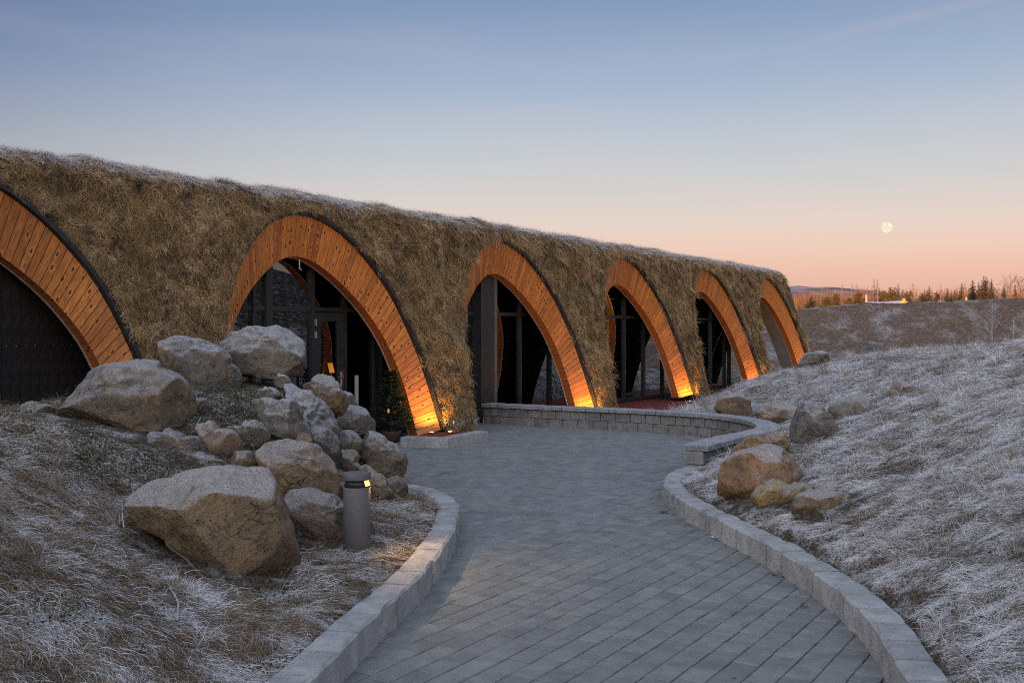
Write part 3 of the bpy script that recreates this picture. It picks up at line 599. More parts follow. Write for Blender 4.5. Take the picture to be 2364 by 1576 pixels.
wall = empty('stone_bench_wall', (2.9, 17.2, 0)); tag(wall, 'low curved grey block wall with smooth coping stones sweeping round the paved court', 'wall')
WC = resample(WALL, 0.02); WO = offset(WC, 0.24); CI = offset(WC, -0.045); CO_ = offset(WC, 0.30)
def wall_row(z0, z1, step, ph, nm, A, B, mat, ch, tm, jit):
    nb = int(len(WC) * 0.02 / step); per = (len(WC) - 1) / nb; k = -ph
    while k < nb:
        a, b = max(0, k * per), min(len(WC) - 1, (k + 1) * per); k += 1
        if b - a < 4: continue
        V, F, T = block_on(A, B, a, b, z0, z1 + random.gauss(0, 0.001), ch, 0.32, min(1, max(0, random.gauss(tm, 0.26))), jit, 3); c = np.mean(np.array(V), axis=0)
        mobj(nm, make_mesh(nm, np.array(V) - c, F, mat, attrs={'tint': T}), wall, tuple(Vector(c) - wall.location))
wall_row(-0.05, 0.158, 0.295, 0, 'wall_block', WC, WO, M_WALL, 0.018, 0.45, 0.006)
wall_row(0.160, 0.318, 0.295, 0.5, 'wall_block', WC, WO, M_WALL, 0.018, 0.55, 0.006)
wall_row(0.322, 0.388, 0.46, 0.2, 'coping_stone', CI, CO_, M_COPING, 0.009, 0.5, 0.001)
#PART3
# ------------------------------------------------------------------ the turf building
OC = np.array([(0, 3.53), (.2, 3.515), (.4, 3.465), (.72, 3.33), (1.04, 3.10), (1.34, 2.80), (1.64, 2.40), (1.87, 1.9), (2.04, 1.37), (2.14, .82), (2.19, .40), (2.22, .16)])
ICV = np.array([(0, 2.92), (.2, 2.90), (.4, 2.83), (.65, 2.69), (.92, 2.50), (1.2, 2.25), (1.43, 1.98), (1.64, 1.65), (1.78, 1.28), (1.87, .88), (1.91, .5), (1.93, .08)])
def curve(T, n): return resample(catmull(T, 8), n=n)
bld = empty('turf_building', (*W(0, 0), 0), ANG)
tag(bld, 'long turf covered building with a row of timber lined arches and dark glazing', 'building')
Rb = np.array([[DS[0], DN[0], 0], [DS[1], DN[1], 0], [0, 0, 1]]); Ob = np.array([*W(0, 0), 0])
def to_world(v): return np.asarray(v) @ Rb.T + Ob
def lnz(z): return BAT * (z - ZF)
LEND, LBEG = 24.15, -15.0; ZT = 3.62
OO = OC * np.array([1.0, 1.0]) + np.array([0.075, 0.0]); OO[:, 1] = OC[:, 1] + np.interp(OC[:, 0], [0, 1, 2.2], [.06, .05, 0]); OO[0, 0] = 0
PROF = [(1.015, 3.70), (1.09, 3.78), (1.20, 3.845), (1.36, 3.895), (1.6, 3.93), (2.0, 3.955), (2.8, 3.98), (5, 4.0), (9.2, 3.9), (9.6, 3.4), (9.7, 0.0)]
def turf_disp(v):
    q = np.asarray(v); return 0.06 * noise(q * 1.7) + 0.085 * noise(q * 3.6 + 3) + 0.045 * noise(q * 9)
def bay_grid(cx, left, right, front=True, off=0.0, curveT=OO, nsub=7, npts=36):
    """surface of one bay: from the opening's edge out to the bay's rectangle"""
    V = []; Q = []
    h = curve(curveT, npts)
    for sgn, wd in ((-1, left), (1, right)):
        inner = h * np.array([sgn, 1]) + (np.array([.05, 0]) if front and sgn < 0 else 0); tot = wd + ZT; s = np.linspace(0, 1, npts) ; dd = s * tot; corner = wd
        outer = np.array([(sgn * d, ZT) if d <= corner else (sgn * wd, ZT - (d - corner)) for d in dd]); outer[-1, 1] = 0.0
        k0 = len(V)
        for i in range(npts):
            for j in range(nsub + 1):
                t = j / nsub; p = inner[i] * (1 - t) + outer[i] * t; V.append((cx + p[0], lnz(p[1]) + off, p[1]))
        for i in range(npts - 1):
            for j in range(nsub):
                a = k0 + i * (nsub + 1) + j; q = (a, a + nsub + 1, a + nsub + 2, a + 1); Q.append(q if sgn > 0 else q[::-1])
    return V, Q
TV, TQ = [], []
for k in range(-1, 5):
    cx = k * BAY; v, q = bay_grid(cx, BAY / 2, (LEND - cx) if k == 4 else BAY / 2); n0 = len(TV); TV += v; TQ += [tuple(a + n0 for a in f) for f in q]
# plain wall left of the first arch, then the roof profile over the whole length
def strip(lsv, prof):
    n0 = len(TV); m = len(prof)
    for s in lsv:
        for (n, z) in prof: TV.append((s, n, z))
    for i in range(len(lsv) - 1):
        for j in range(m - 1): a = n0 + i * m + j; TQ.append((a, a + m, a + m + 1, a + 1))
strip(np.linspace(LBEG, -BAY * 1.5, 40), [(lnz(z), z) for z in np.linspace(0, ZT, 14)])
lsr = np.r_[np.linspace(LBEG, LEND - 0.6, 260), LEND - 0.6 + 0.6 * np.sin(np.linspace(0.1, 1.57, 12))]
strip(lsr, [(lnz(ZT), ZT)] + PROF[:8] + PROF[8:])
TV = np.array(TV); TQ = np.array(TQ)
# the far end rounds off: lower the roof there
e = np.clip((TV[:, 0] - (LEND - 0.6)) / 0.6, 0, 1); drop = 0.55 * (1 - np.sqrt(np.clip(1 - e * e, 0, 1))); hi = np.clip((TV[:, 2] - 2.4) / 1.4, 0, 1)
# smooth normal-ish push
push = turf_disp(TV); nrm = np.zeros_like(TV); upness = np.clip((TV[:, 2] - 3.55) / 0.35, 0, 1); nrm[:, 1] = -(1 - upness); nrm[:, 2] = upness * 0.9 + 0.1
arch_d = np.full(len(TV), 9.0)
TVd = TV + nrm * push[:, None] * 0.8; TVd[:, 2] -= drop * hi
turf_me = fast_mesh('turf_wall', TVd, TQ, M_TURFBASE); mobj('turf_wall', turf_me, bld)
# end face of the turf shell
ez = np.linspace(0, ZT, 16); ev = [(LEND, lnz(z) + 0.02, min(z, 3.35)) for z in ez] + [(LEND, lnz(z) + 0.30, min(z, 3.3)) for z in ez]
mobj('end_turf', make_mesh('end_turf', ev, [(i, i + 1, i + 17, i + 16) for i in range(15)], M_TURFBASE), bld)
# lining behind the turf, with the same openings
LV, LQ = [], []
for k in range(-1, 5):
    cx = k * BAY; v, q = bay_grid(cx, BAY / 2, (LEND - 0.03 - cx) if k == 4 else BAY / 2, front=False, off=0.49, curveT=ICV + np.array([0.012, 0.0]), nsub=2, npts=30); n0 = len(LV); LV += v; LQ += [tuple(a + n0 for a in f) for f in q]
mobj('inner_lining', fast_mesh('inner_lining', LV, LQ, M_INNER, False), bld)
mobj('lining_wall', make_mesh('lining_wall', [(LBEG, 0.5, 0), (-BAY * 1.5, 0.5, 0), (-BAY * 1.5, 1.4, 3.6), (LBEG, 1.4, 3.6)], [(0, 1, 2, 3)], M_INNER), bld)

# timber arches
NP = 80
oc = curve(OC, NP // 2 + 1); ic = curve(ICV, NP // 2 + 1)
OCF = np.concatenate([oc[::-1] * [-1, 1], oc[1:]]); ICF = np.concatenate([ic[::-1] * [-1, 1], ic[1:]])
def P3(p, off): return np.array([p[0], lnz(p[1]) + off, p[1]])
REC, DEP, BACK = 0.05, 0.33, 0.50
def plank_geo(i, th=0.022, gap=0.0038):
    o0, o1, i0, i1 = P3(OCF[i], REC), P3(OCF[i + 1], REC), P3(ICF[i], DEP), P3(ICF[i + 1], DEP)
    wo = np.linalg.norm(o1 - o0); wi = np.linalg.norm(i1 - i0); go, gi = gap / wo, gap / wi
    a, b = o0 + (o1 - o0) * go, o0 + (o1 - o0) * (1 - go); c, d = i0 + (i1 - i0) * (1 - gi), i0 + (i1 - i0) * gi
    n = np.cross(b - a, d - a); n /= np.linalg.norm(n); n = n if n[1] > 0 else -n
    pr = RNG.uniform(0, 0.004); fr = [p - n * pr for p in (a, b, c, d)]; bk = [p + n * th for p in (a, b, c, d)]; L = np.linalg.norm(d - a)
    V = fr + bk; UV = [(0, 0), (0, wo), (L, wi), (L, 0)] * 2
    return V, [(0, 1, 2, 3), (7, 6, 5, 4), (0, 4, 5, 1), (1, 5, 6, 2), (2, 6, 7, 3), (3, 7, 4, 0)], UV
plank_me = []
for i in range(NP):
    v, f, uv = plank_geo(i); plank_me.append(make_mesh('plank', v, f, M_WOOD, uv=uv))
def joined_planks(ids):
    V, F, U = [], [], []
    for i in ids:
        v, f, uv = plank_geo(i); n0 = len(V); V += v; F += [tuple(q + n0 for q in ff) for ff in f]; U += uv
    return V, F, U
# soffit boards, back boards, core and trim are the same in each arch
SV, SF, SU = [], [], []
for i in range(NP):
    a, b, c, d = P3(ICF[i], DEP), P3(ICF[i + 1], DEP), P3(ICF[i + 1], BACK), P3(ICF[i], BACK); w = np.linalg.norm(b - a); g = 0.002 / w
    a, b = a + (b - a) * g, b - (b - a) * g; d, c = d + (c - d) * g, c - (c - d) * g; n = np.cross(b - a, d - a); n /= np.linalg.norm(n); n = n if n[2] > 0 or abs(n[0]) > .9 else -n
    cen = np.array([0, 0.6, 1.2]); n = n if ((a + c) / 2 - cen) @ n > 0 else -n; n0 = len(SV)
    SV += [a, b, c, d] + [p + n * 0.02 for p in (a, b, c, d)]; SF += [tuple(q + n0 for q in ff) for ff in [(0, 1, 2, 3), (7, 6, 5, 4), (0, 4, 5, 1), (1, 5, 6, 2), (2, 6, 7, 3), (3, 7, 4, 0)]]
    r = RNG.uniform(0, 50); SU += [(r, 0), (r, w), (r + .17, w), (r + .17, 0)] * 2
soffit_me = make_mesh('soffit', SV, SF, M_SOFFIT, uv=SU)
BV, BF, BU = [], [], []
for i in range(NP):
    def outw(p, k): q = ICF[k]; o = OCF[k]; return q + (o - q) * 0.9
    a, b = P3(ICF[i], BACK + .004), P3(ICF[i + 1], BACK + .004); c, d = P3(outw(0, i + 1), BACK + .004), P3(outw(0, i), BACK + .004); n0 = len(BV)
    e = (b - a) * 0.03; BV += [a + e, b - e, c - e, d + e]; BF.append((n0, n0 + 1, n0 + 2, n0 + 3)); r = RNG.uniform(0, 50); BU += [(r, 0), (r, .13), (r + .35, .13), (r + .35, 0)]
back_me = make_mesh('back_board', BV, BF, M_SOFFIT, uv=BU)
oo = curve(OO, NP // 2 + 1); OOF = np.concatenate([oo[::-1] * [-1, 1], oo[1:]])
KV, KF = [], []
for i in range(NP + 1):                                     # core: black edge strip, return to the plank line, backing behind the planks
    o = OCF[i]; t = OCF[min(i + 1, NP)] - OCF[max(i - 1, 0)]; t /= np.linalg.norm(t); nn = np.array([-t[1], t[0]]); w = 0.062; of = 0.05 - 0.085 * float(smoothstep(np.array([(i - 36) / 12]))[0])
    e0 = P3(o + nn * w, of); e1 = P3(o + nn * 0.004, of); e2 = P3(o + nn * 0.002, REC + 0.03); c3 = P3(ICF[i], DEP + 0.025); e4 = P3(o + nn * w, 0.16); KV += [e4, e0, e1, e2, c3]
for i in range(NP):
    for j in range(4): a = i * 5 + j; KF.append((a, a + 5, a + 6, a + 1))
core_me = make_mesh('timber_arch', KV, KF, M_BLACK)
RV, RF = [], []
for i in range(NP + 1): q = ICF[i]; c = q * 0.994; RV += [P3(q, BACK), P3(q, BACK + .02), P3(c, BACK + .02), P3(c, BACK)]
for i in range(NP): RF += [(i * 4 + j, i * 4 + (j + 1) % 4, i * 4 + 4 + (j + 1) % 4, i * 4 + 4 + j) for j in range(4)]
trim_me = make_mesh('trim', RV, RF, M_TRIM)
nth = ['first', 'second', 'third', 'fourth', 'fifth', 'sixth']; budget = 0
for k in range(-1, 5):
    ar = mobj('timber_arch', core_me, bld, (k * BAY, 0, 0)); ar['label'] = 'timber lined arch, %s counting from the near end of the row' % nth[k + 1]
    vis = range(38, NP) if k == -1 else (range(27, NP) if k < 4 else range(0))
    for i in vis: mobj('plank', plank_me[i], ar); budget += 1
    v, f, uv = joined_planks([i for i in range(NP) if i not in vis]); tag(mobj('plank_run', make_mesh('plank_run', v, f, M_WOOD, uv=uv), ar), kind='stuff')
    tag(mobj('soffit', soffit_me, ar), kind='stuff'); mobj('back_board', back_me, ar); mobj('trim', trim_me, ar)
# grey lining panel continuing inwards behind the last arch
GVv = []
for i in range(NP + 1): GVv += [P3(ICF[i], BACK + .03), P3(ICF[i], BACK + .46)]
GP = make_mesh('grey_panel', GVv, [(2 * i, 2 * i + 2, 2 * i + 3, 2 * i + 1) for i in range(NP)], M_GREYPANEL); mobj('grey_panel', GP, bld, (4 * BAY, 0, 0))

# glazing: one vertical plane behind the arches
GL, GEND, TR, GTOP = 1.44, 19.5, 2.14, 3.15
mul = []                                                     # (ls, width)
for x, w in ((582, .05), (617, .13), (718, .07), (793, .06), (861, .05), (877, .05), (1199, .05), (1268, .05), (1440, .05), (1485, .05), (1529, .05), (1640, .05), (1672, .05), (1700, .05)): mul.append((ls_px(x, GL), w))
door0, door1 = ls_px(718, GL), ls_px(793, GL); ps0, ps1 = ls_px(1095, GL), ls_px(1126, GL)
mul += [(-2.75, .08), (ps0 - .6, .06)]; mul = sorted(m for m in mul if m[0] < GEND) + [(GEND, .08)]
for s, w in mul: MB().box((s - w / 2, GL - .05, 0), (s + w / 2, GL + .06, GTOP)).build('mullion', M_FRAME, bld)
edges = [(s - w / 2, s + w / 2) for s, w in mul] + [(ps0, ps1 + .12)]; edges.sort()
for (a0, a1), (b0, b1) in zip(edges[:-1], edges[1:]):
    if b0 - a1 < 0.03: continue
    MB().box((a1, GL - .035, TR - .035), (b0, GL + .05, TR + .035)).build('transom', M_FRAME, bld)
    MB().box((a1, GL + .005, TR + .035), (b0, GL + .018, GTOP)).build('glass_pane', M_GLASS, bld)
    if abs(a1 - door0) < 0.12 and b0 < door1 + 0.1: continue
    MB().box((a1, GL - .035, 0), (b0, GL + .05, .10)).build('bottom_rail', M_FRAME, bld)
    MB().box((a1, GL + .005, .10), (b0, GL + .018, TR - .035)).build('glass_pane', M_GLASS, bld)
# entrance door
d0, d1 = door0 + .04, door1 - .04; fw = .13
m = MB(); m.box((d0, GL - .045, .02), (d0 + fw, GL + .03, TR - .05)); m.box((d1 - fw, GL - .045, .02), (d1, GL + .03, TR - .05)); m.box((d0 + fw, GL - .045, TR - .19), (d1 - fw, GL + .03, TR - .05)); m.box((d0 + fw, GL - .045, .02), (d1 - fw, GL + .03, .20))
door = m.build('door', M_FRAME, bld); MB().box((d0 + fw, GL - .012, .20), (d1 - fw, GL, TR - .19)).build('door_glass', M_GLASS, door)
for z in (1.93, 1.73, 1.03, .35):
    h = MB(); h.box((d0 - .02, GL - .062, z - .05), (d0 + .03, GL - .046, z + .05)); h.tube([(d0 + .005, GL - .07, z - .055), (d0 + .005, GL - .07, z + .055)], .011, 8); h.build('hinge', M_METAL, door)
h = MB(); h.box((d1 - .09, GL - .055, .88), (d1 - .05, GL - .046, 1.12)); h.tube([(d1 - .07, GL - .05, 1.05), (d1 - .07, GL - .10, 1.05), (d1 - .19, GL - .10, 1.05)], .010, 8); h.build('handle', M_METAL, door)
# dark steel corner post at the end of the bench wall
MB().box((ps0, GL - .16, -.02), (ps1, GL + .07, GTOP)).build('corner_post', M_FRAME, bld)
MB().box((ps1 + .002, GL - .16, -.02), (ps1 + .105, GL + .07, GTOP)).build('corner_post', M_POSTGREY, bld)
# small white pipe bracket under the second arch
MB().tube([(ls_px(697, .9), .95, 2.86), (ls_px(697, .9), .95, 2.72), (ls_px(702, .9), .95, 2.71)], .011, 8).build('pipe_bracket', M_METAL, bld)
# dark boarded wall inside the first arch
cb = -BAY - 2.6; bw = 0.118; bm = MB().box((0, 0, 0), (bw - .006, .022, 3.2)).mesh('cladding_board', M_BLACKWOOD)
for i in range(46): mobj('cladding_board', bm, bld, (cb + i * bw, GL - .10 + RNG.uniform(0, .004), 0))
nl = MB()
for i in range(46):
    for z in (1.62, .7, 2.5): nl.box((cb + i * bw + .05, GL - .106, z), (cb + i * bw + .06, GL - .098, z + .01))
tag(nl.build('nail_heads', M_METAL, bld), kind='stuff')
# shell of the room behind
sh = MB(); x0, x1, y0, y1, zt = LBEG, GEND + .1, GL - .05, 9.3, 3.3
sh.add([(x0, y0 + .1, zt), (x1, y0 + .1, zt), (x1, y1, zt), (x0, y1, zt)], [(0, 3, 2, 1)]).build('ceiling', M_INNER, bld)
MB().box((x1 - .02, GL + .08, 0), (x1 + .06, y1, zt)).build('side_wall', M_INNER, bld); MB().box((x0, GL, 0), (x0 + .1, y1, zt)).build('side_wall', M_INNER, bld)
wx = ls_px(685.5, 9.3); hw = .22; wz0, wz1 = 1.89, 2.24
bw_ = MB(); bw_.box((x0, y1, 0), (wx - hw, y1 + .1, zt)); bw_.box((wx + hw, y1, 0), (x1, y1 + .1, zt)); bw_.box((wx - hw, y1, 0), (wx + hw, y1 + .1, wz0)); bw_.box((wx - hw, y1, wz1), (wx + hw, y1 + .1, zt)); bw_.build('back_wall', M_INNER, bld)
MB().box((wx - hw, y1 + .03, wz0), (wx + hw, y1 + .04, wz1)).build('back_window', M_GLASS, bld)
fl = MB(); fl.add([(x0, GL + .02, .004), (x1, GL + .02, .004), (x1, y1, .004), (x0, y1, .004)], [(0, 1, 2, 3)]).build('floor', M_FLOOR, bld)
MB().box((LBEG, GL + .1, 3.35), (LEND - .1, 9.2, 3.42)).build('roof_deck', M_BLACK, bld)
a_, b_ = ls_px(655, 2.4), ls_px(671, 2.4); MB().box((a_, 2.3, 0), (b_, 2.5, 3.2)).build('interior_column', M_INNERWOOD, bld)
MB().box((a_ - .9, 2.32, 2.72), (b_ + .9, 2.48, 2.86)).build('interior_beam', M_INNERWOOD, bld)
cc = ls_px(805, 1.75); MB().lathe([(.14, 0), (.14, 3.2)], 28, (cc, 1.78)).build('interior_column', M_COLUMN, bld, True)
# plinth under the second pier, with ice on it
pq = [(-1.73, 15.43), (-.98, 15.23), (-.42, 16.30), (-1.35, 16.75)]
pl = MB(); ctr = np.mean(pq, axis=0)
def prism(name, poly, z0, z1, mat, parent, t=0.5):
    n = len(poly); V = [(*p, z0) for p in poly] + [(*p, z1 - .012) for p in poly] + [(*(np.array(p) * .985 + np.mean(poly, axis=0) * .015), z1) for p in poly]
    F = [tuple(range(2 * n, 3 * n))] + [(a + b, a + (b + 1) % n, a + n + (b + 1) % n, a + n + b) for a in (0, n) for b in range(n)]
    V = (np.array(V) - Ob) @ Rb; return mobj(name, make_mesh(name, V, F, mat, attrs={'tint': [t] * len(V)}), parent)
def lerp2(a, b, t): return (a[0] + (b[0] - a[0]) * t, a[1] + (b[1] - a[1]) * t)
fr = [lerp2(pq[0], pq[1], t) for t in (0, .16, .52, 1)]; ib = [(p[0] + .07, p[1] + .22) for p in fr]
for i in range(3): prism('plinth_stone', [lerp2(fr[i], fr[i + 1], .005), lerp2(fr[i], fr[i + 1], .995), lerp2(ib[i], ib[i + 1], .995), lerp2(ib[i], ib[i + 1], .005)], -.05, .15, M_KERB, bld, (.4, .5, .6)[i])
sd = [lerp2(pq[1], pq[2], t) for t in (.0, .55, .92, 1.05)]; sb = [(p[0] - .2, p[1] + .12) for p in sd]
for i in range(3): prism('plinth_stone', [lerp2(sd[i], sd[i + 1], .01 if i else .17), lerp2(sd[i], sd[i + 1], .99), lerp2(sb[i], sb[i + 1], .99), lerp2(sb[i], sb[i + 1], .01 if i else .17)], -.05, .148, M_KERB, bld, (.35, .6, .7)[i])
prism('plinth_bed', [(-1.55, 15.6), (-1.0, 15.42), (-.62, 16.2), (-1.2, 16.6)], -.05, .135, M_GRAVEL, bld)
ic_ = MB()
for i in range(46):
    s = 2.25 + RNG.uniform(0, .92); n = RNG.uniform(-.22, .02); zt_ = .30 + RNG.normal(0, .02); ln = RNG.uniform(.05, .13); r = RNG.uniform(.004, .009)
    ic_.tube([(s, n, zt_), (s + RNG.normal(0, .002), n, zt_ - ln * .5), (s, n, zt_ - ln)], [r, r * .8, r * .15], 6)
tag(ic_.build('icicles', M_ICE, bld, True), kind='stuff')
# turf grass on wall and roof
wl = to_world(TVd); wq = TQ
def dens_t(c):
    d = np.linalg.norm(c - np.array([0, 0, EYE]), axis=1); n = c[:, :2] @ DN - N0; r = 420 * np.minimum(1, (12.0 / d) ** 1.1)
    return np.where(in_view(c) & (n < 2.6), r, 0)
tp, tn = sample_surface(wl, wq, dens_t); tn = np.where((tn @ np.array([-DN[0], -DN[1], 0.8]) < 0)[:, None], -tn, tn)
down = np.tile(np.array([0, 0, -1.0]), (len(tp), 1)); top = np.clip((tp[:, 2] - 3.62) / 0.22, 0, 1)
sw = np.stack([noise(tp * 2.6 + k * 31) for k in range(3)], 1)
lay = down * (1 - top)[:, None] * .8 + 1.1 * sw + RNG.normal(0, .35, tp.shape) + np.c_[np.full(len(tp), -DN[0]), np.full(len(tp), -DN[1]), np.zeros(len(tp))] * top[:, None] * 0.6
q3 = tp * np.array([1, 1, 1]); patch = .6 * fbm(q3 * 1.4, 3) + .8 * noise(q3 * 5.0); seam = 0.6 * np.exp(-((tp[:, 2] - 1.84 - 0.04 * noise(tp * 2)) / 0.05) ** 2)
frost = np.clip(top * 0.68 + 0.26 * fbm(q3 * 3 + 7, 3) + seam * 0.55 - 0.10 + 0.10 * (tp[:, 2] < 1.75), 0, 1)
frost = np.where(top < .3, frost * 0.75, frost)
tint = np.clip(0.58 + 0.48 * patch + RNG.normal(0, .18, len(tp)), 0, 1)
dd = np.linalg.norm(tp - np.array([0, 0, EYE]), axis=1)
turf_src = [clump_mesh('turf_tuft', M_TURF, 30, .08, .11, .0021, 'turf', 100 + i) for i in range(6)]
loc = (tp - Ob) @ Rb
tag(scatter('turf_grass', loc, lay @ Rb, tn @ Rb, RNG.uniform(.6, 1.25, len(tp)) * (1 + seam * .35) * np.clip(1.0 + .75 * noise(tp * 3.1 + 50) * (1 - .7 * top), .6, 1.7) * np.clip(dd / 16, .85, 1.35), tint, frost, turf_src, bld), kind='stuff')
ks = RNG.uniform(size=len(tp)) < np.where(top > .25, .5, .0)
top_src = [clump_mesh('roof_tuft', M_TURF, 22, .09, .08, .0016, 'tuft', 200 + i) for i in range(5)]
tag(scatter('roof_grass', loc[ks], lay[ks] @ Rb, np.tile([0, -.25, 1.0], (ks.sum(), 1)), RNG.uniform(.5, 1.25, ks.sum()) ** 1.6 * np.clip(dd[ks] / 16, .9, 1.3), tint[ks], np.clip(frost[ks], .1, 1), top_src, bld), kind='stuff')
# long fringe hanging over the openings and along the foot
fp = []
hh = curve(OO, 60)
for k in range(-1, 5):
    for sgn in (-1, 1):
        for p in hh:
            for _ in range(2 if p[1] > 3.0 or sgn < 0 else 1): fp.append((k * BAY + sgn * (p[0] + .03 + abs(RNG.normal(.03, .04))), lnz(p[1]) - .03, p[1] + abs(RNG.normal(.0, .03)) + .02))
fp = np.array(fp); fp = fp[fp[:, 2] > .25]
for k in range(-1, 5):
    n = 90; s = np.r_[RNG.uniform(2.24, BAY - 2.24, n)] + k * BAY; s = s[s < LEND - .05]; z = RNG.uniform(.22, .5, len(s)); fp = np.r_[fp, np.c_[s, lnz(z) - .02, z]]
lay = np.tile(np.array([0, 0, -1.0]), (len(fp), 1)) + RNG.normal(0, .4, fp.shape); nf = np.tile(np.array([0, -1.0, .28]), (len(fp), 1))
tag(scatter('fringe_grass', fp, lay, nf, RNG.uniform(.6, 1.0, len(fp)), np.clip(RNG.normal(.45, .2, len(fp)), 0, 1), np.clip(RNG.normal(0, .08, len(fp)), 0, 1), turf_src, bld), kind='stuff')

# recessed uplights at the feet of the arches
glow = emit_mat('uplight_glow', (1.0, 0.5, 0.1), 30.0)
for k in range(0, 5):
    for j, (s, n) in enumerate(((1.93, .02), (2.16, -.18))):
        p = W(k * BAY + s, n); z = .152 if k == 0 else .012
        ul = empty('ground_uplight', (p[0], p[1], z))
        tag(ul, 'round uplight recessed at the foot of the %s timber arch, %s one' % (nth[k + 1], 'inner' if j == 0 else 'outer'), 'uplight', 'uplights at the feet of the arches')
        MB().lathe([(.05, 0), (.05, .008), (.036, .010), (.036, .002)], 20, cap1=False).build('bezel', M_METAL, ul)
        MB().lathe([(.035, .001), (.035, .006)], 20).build('lens', glow, ul)
        ld = bpy.data.lights.new('uplight_lamp', 'SPOT'); ld.energy = 68.0; ld.color = (1.0, 0.45, 0.08); ld.spot_size = math.radians(135); ld.spot_blend = .8; ld.shadow_soft_size = .03
        lo = bpy.data.objects.new('uplight_lamp', ld); link(lo, ul); lo.location = (0, 0, .03)
        tgt = Vector((*(W(k * BAY + s - .06, n + .42) - p), 1.25)); lo.rotation_euler = tgt.to_track_quat('-Z', 'Y').to_euler()
#PART4
# ------------------------------------------------------------------ boulders
def ico(sub):
    bm = bmesh.new(); bmesh.ops.create_icosphere(bm, subdivisions=sub, radius=1); v = np.array([p.co[:] for p in bm.verts]); f = np.array([[q.index for q in p.verts] for p in bm.faces]); bm.free(); return v, f
ICO = {5: ico(5), 4: ico(4)}
OUT = []                                                      # footprints for keeping grass off
def seat_depth(outline, depth):
    '''how far off a rock stands: where the line of sight through its foot meets the ground'''
    i = max(range(len(outline)), key=lambda k: outline[k][1]); x, y = outline[i]; y -= 4; Y = np.arange(4.5, 30, .02); X = (x - CX) / FPX * Y; z = EYE + (HY - y) / FPX * Y
    hit = np.nonzero(z <= ground_z(np.c_[X, Y]))[0]; Y0 = Y[hit[0]] if len(hit) else 23.0
    xs = [p[0] for p in outline]; return Y0 + .35 * depth * (max(xs) - min(xs)) / FPX * Y0
def boulder(outline, Y, label, col, frost=1.0, depth=0.42, cuts=5, seed=1, sub=5, cut_list=None, rough=0.05, group=None, grow=0.06, chips=9, seat=False):
    """outline: (x, y) pixels of the rock's edge as seen; Y: how far it stands; depth is a share of its width"""
    r = np.random.default_rng(seed)
    if group == GR_ and seed != 46: Y = seat_depth(outline, depth)
    P = np.array([at_px(x, y, Y)[[0, 2]] for x, y in outline]); c = P.mean(0); lo, hi = P.min(0), P.max(0); c = (lo + hi) / 2
    D = P - c; low = D[:, 1] < -0.2 * (hi[1] - lo[1]); D[low, 1] -= grow * (hi[1] - lo[1]) + 0.03
    ang = np.arctan2(D[:, 1], D[:, 0]); rad = np.hypot(D[:, 0], D[:, 1]); o = np.argsort(ang); ang, rad = ang[o], rad[o]
    u, f = ICO[sub]; a = np.arctan2(u[:, 2], u[:, 0]); R = np.interp(a, np.r_[ang[-1] - 2 * np.pi, ang, ang[0] + 2 * np.pi], np.r_[rad[-1], rad, rad[0]])
    rho = np.hypot(u[:, 0], u[:, 2]); w = (hi[0] - lo[0]); h = hi[1] - lo[1]; dz = depth * (0.65 * w + 0.35 * h); g = rho ** 0.62
    p = np.stack([np.cos(a) * R * g, np.sign(u[:, 1]) * np.abs(u[:, 1]) ** 0.85 * dz, np.sin(a) * R * g], 1)
    sc = (w + h) / 2
    cl = list(cut_list or [])
    for k in range(cuts):
        n = r.normal(size=3); n[1] = -abs(n[1]) - 0.35; n[2] += 0.25; n /= np.linalg.norm(n); cl.append((n, r.uniform(.62, .86)))
    for n, q in cl:
        n = np.array(n, float); n /= np.linalg.norm(n); s = p @ n; d = s.max() * q; ex = np.maximum(s - d, 0); p = p - n * (ex * 0.98)[:, None]
    a2 = np.arctan2(p[:, 2], p[:, 0]); r2 = np.hypot(p[:, 0], p[:, 2]); nb_ = 56; bi = ((a2 + np.pi) / (2 * np.pi) * nb_).astype(int) % nb_; mx_ = np.zeros(nb_); np.maximum.at(mx_, bi, r2)
    bc = (np.arange(nb_) + .5) / nb_ * 2 * np.pi - np.pi; tg = np.interp(bc, np.r_[ang[-1] - 2 * np.pi, ang, ang[0] + 2 * np.pi], np.r_[rad[-1], rad, rad[0]]); fac = np.clip(tg / (mx_ + 1e-9), .8, 1.5)
    s2 = np.interp(a2, np.r_[bc[-1] - 2 * np.pi, bc, bc[0] + 2 * np.pi], np.r_[fac[-1], fac, fac[0]]); wgt = (r2 / (np.interp(a2, bc, mx_) + 1e-9)) ** 1.5; s2 = 1 + (s2 - 1) * np.clip(wgt, 0, 1); p[:, 0] *= s2; p[:, 2] *= s2
    # chip the visible side into flat facets, then roughen lightly
    for k in range(chips):
        n = r.normal(size=3); n[1] = -abs(n[1]) - .25; n[2] += .15; n /= np.linalg.norm(n); s = p @ n; ex = np.maximum(s - s.max() * r.uniform(.74, .93), 0); p = p - n * ex[:, None]
    q = p / sc + seed * 7.7; nd = p / (np.linalg.norm(p, axis=1)[:, None] + 1e-9)
    lay_ = noise(q * np.array([2.2, 2.2, 9.0]) + .6 * noise(q * 2)[:, None]); pit = np.minimum(np.abs(noise(q * 5.2 + 3)), .14) - .14; n2 = fbm(q * 10, 3); n1 = fbm(q * 2.4, 3)
    p = p + nd * sc * rough * (.38 * n1 + (.2 * pit) + .30 * n2 + .22 * lay_)[:, None]
    o = mobj('boulder', fast_mesh('boulder', p, f, M_ROCK), None, (c[0], Y, c[1])); o.color = (*col, frost); tag(o, label, 'boulder', group)
    OUT.append((c[0], Y, w * .5, dz)); return o
Lc = lambda pts: [(80 + x * .4337, 720 + y * .4337) for x, y in pts]
